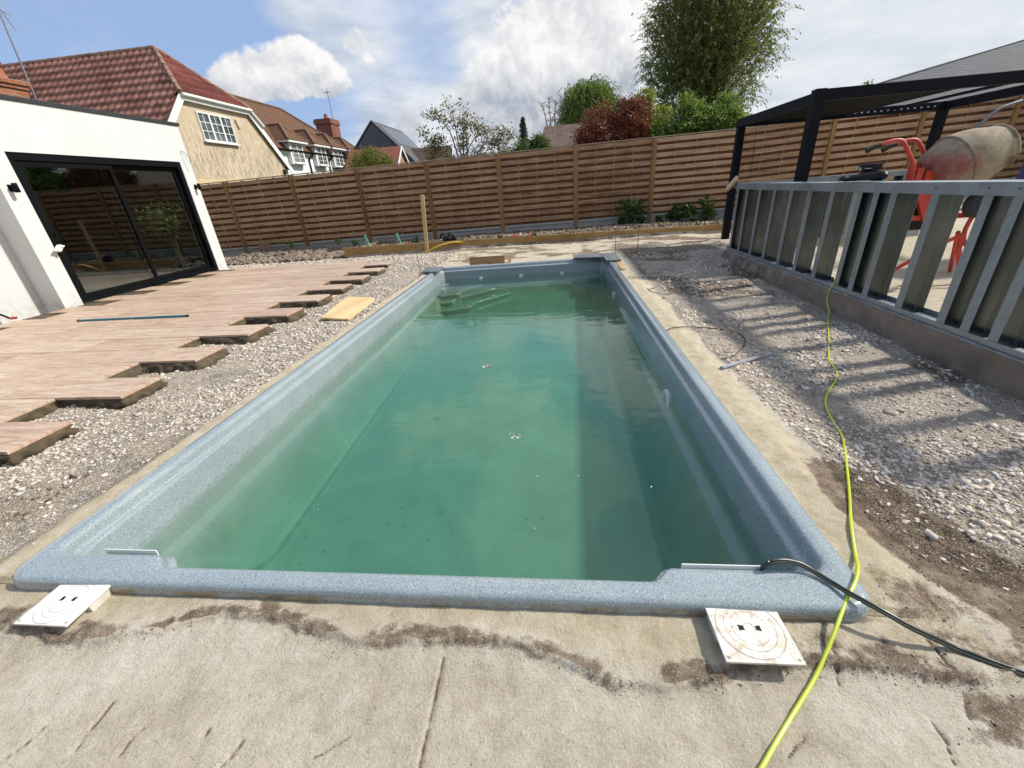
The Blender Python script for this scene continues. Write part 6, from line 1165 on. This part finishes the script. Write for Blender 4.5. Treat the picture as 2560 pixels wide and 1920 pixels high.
sparse_tree('bare_tree', (-.15, 24, 0), [([(-.15+.1*k, 24, 0), (-.12+.12*k, 24, 2.5), (-.3+.2*k, 24, 4.0), (-.5+.32*k, 24, 4.75+.15*(k % 2))], .05) for k in range(4)], 'pale bare leafless tree left of the small willow', 34, 0, .05, AP, bark=BARKG, twigs=7)
CN = leafmat('conifer_leaf', (.02, .035, .025), (.04, .06, .045), (.07, .09, .07), .1)
r = np.random.default_rng(35); cr_ = empty('conifer', (-2.75, 45, 0), 'small dark conifer spire in the distance', 'tree'); mb = MB(); mb.tube([(0, 0, 0), (0, 0, 7.0)], [.14, .02], 6); mb.build('trunk', BARK, cr_); pts = []
for k in range(22):
    z = 4.2+2.85*k/22; R_ = .75*(1-k/22)**.75+.05
    for a in np.arange(0, 2*PI, .7): a += r.random(); L_ = R_*(.6+.6*r.random()); t = r.random(34)[:, None]; pts.append(np.array([math.cos(a)*L_, math.sin(a)*L_, -.22*L_])*t+np.array([0, 0, z])+r.normal(0, .045, (34, 3)))
leaf_cloud('crown', np.concatenate(pts), .13, CN, cr_, 35, .3)
# shrubs in the bed by the fence
SB = leafmat('camellia_leaf', (.012, .035, .008), (.04, .085, .02), (.13, .20, .06), .2, .35)
bushy('laurel_shrub', (2.05, 12.2, .02), [((2.02, 12.2, .50), (.36, .2, .27), 1), ((2.05, 12.2, .20), (.42, .2, .17), .7)], 3200, .06, SB, 'glossy dark green shrub in the bed left of the middle fence post', 'shrub', .012, 41, 40, .07, 'shrubs in the fence bed', .5)
bushy('laurel_shrub', (3.35, 12.2, .02), [((3.35, 12.2, .32), (.34, .2, .22), 1), ((3.05, 12.2, .15), (.38, .2, .14), .7)], 2600, .06, SB, 'low dark green shrub in the bed just right of the fence post', 'shrub', .012, 42, 34, .07, 'shrubs in the fence bed')
bushy('laurel_shrub', (3.98, 12.2, .02), [((3.98, 12.2, .42), (.20, .15, .25), 1), ((3.9, 12.2, .15), (.42, .2, .14), .7)], 1900, .055, HB, 'lighter green shrub in the bed left of the pergola post', 'shrub', .012, 43, 30, .07, 'shrubs in the fence bed')
for i, (x, y, lb) in enumerate(((-6.15, 11.9, 'small dark weed growing among the stones by the fence'), (-5.35, 11.2, 'leafy weed beside the left mint green prong'), (-3.55, 10.95, 'small weed between the right prong and the timber stake'), (-7.7, 12.0, 'tiny weed among the stones left of the fence post'))):
    bushy('weed', (x, y, .0), [((x, y, .15), (.12, .1, .08), 1)], 130, .06, SB, lb, 'weed', .006, 50+i, 10, .05, 'weeds by the fence')
# trees standing beyond the side fence, seen mirrored in the door glass
for i, (x, y, h, s) in enumerate(((16.5, 4, 3.6, 51), (17, 8.2, 4.4, 52), (16.8, 11.8, 3.8, 53))):
    bushy('garden_tree', (x, y, 0), [((x, y, h), (1.7, 1.9, 1.3), 1)], 3800, .17, (GB, HB, GB)[i], ('broad leafy tree beyond the side fence nearest the viewer', 'tallest leafy tree beyond the middle of the side fence', 'leafy tree beyond the far end of the side fence')[i], 'tree', .12, s, 60, .3, 'trees beyond the side fence')

bx_ = np.random.default_rng(61); n_ = 16000; P_ = np.stack([-9+22*bx_.random(n_), -8.5+bx_.normal(0, .22, n_), 3.4*bx_.random(n_)**.8], -1); P_[:, 2] += .25*np.sin(P_[:, 0]*2.1)  # unseen hedge, added to darken the steel reflections and cut fill light
hg = empty('added_hedge', (2, -8.8, 0), 'unseen hedge added behind the viewer to darken steel reflections and fill light', 'hedge')
o = leaf_cloud('foliage', P_-np.array((2, -8.8, 0)), .2, HB, hg, 62); mb = MB(); mb.box((-11, -.45, 0), (11, .1, 3.1)); mb.build('added_hedge_backing', simple('added_hedge_core', (.02, .03, .012), .95, var=.4), hg)  # leaves plus a solid backing box for the added hedge
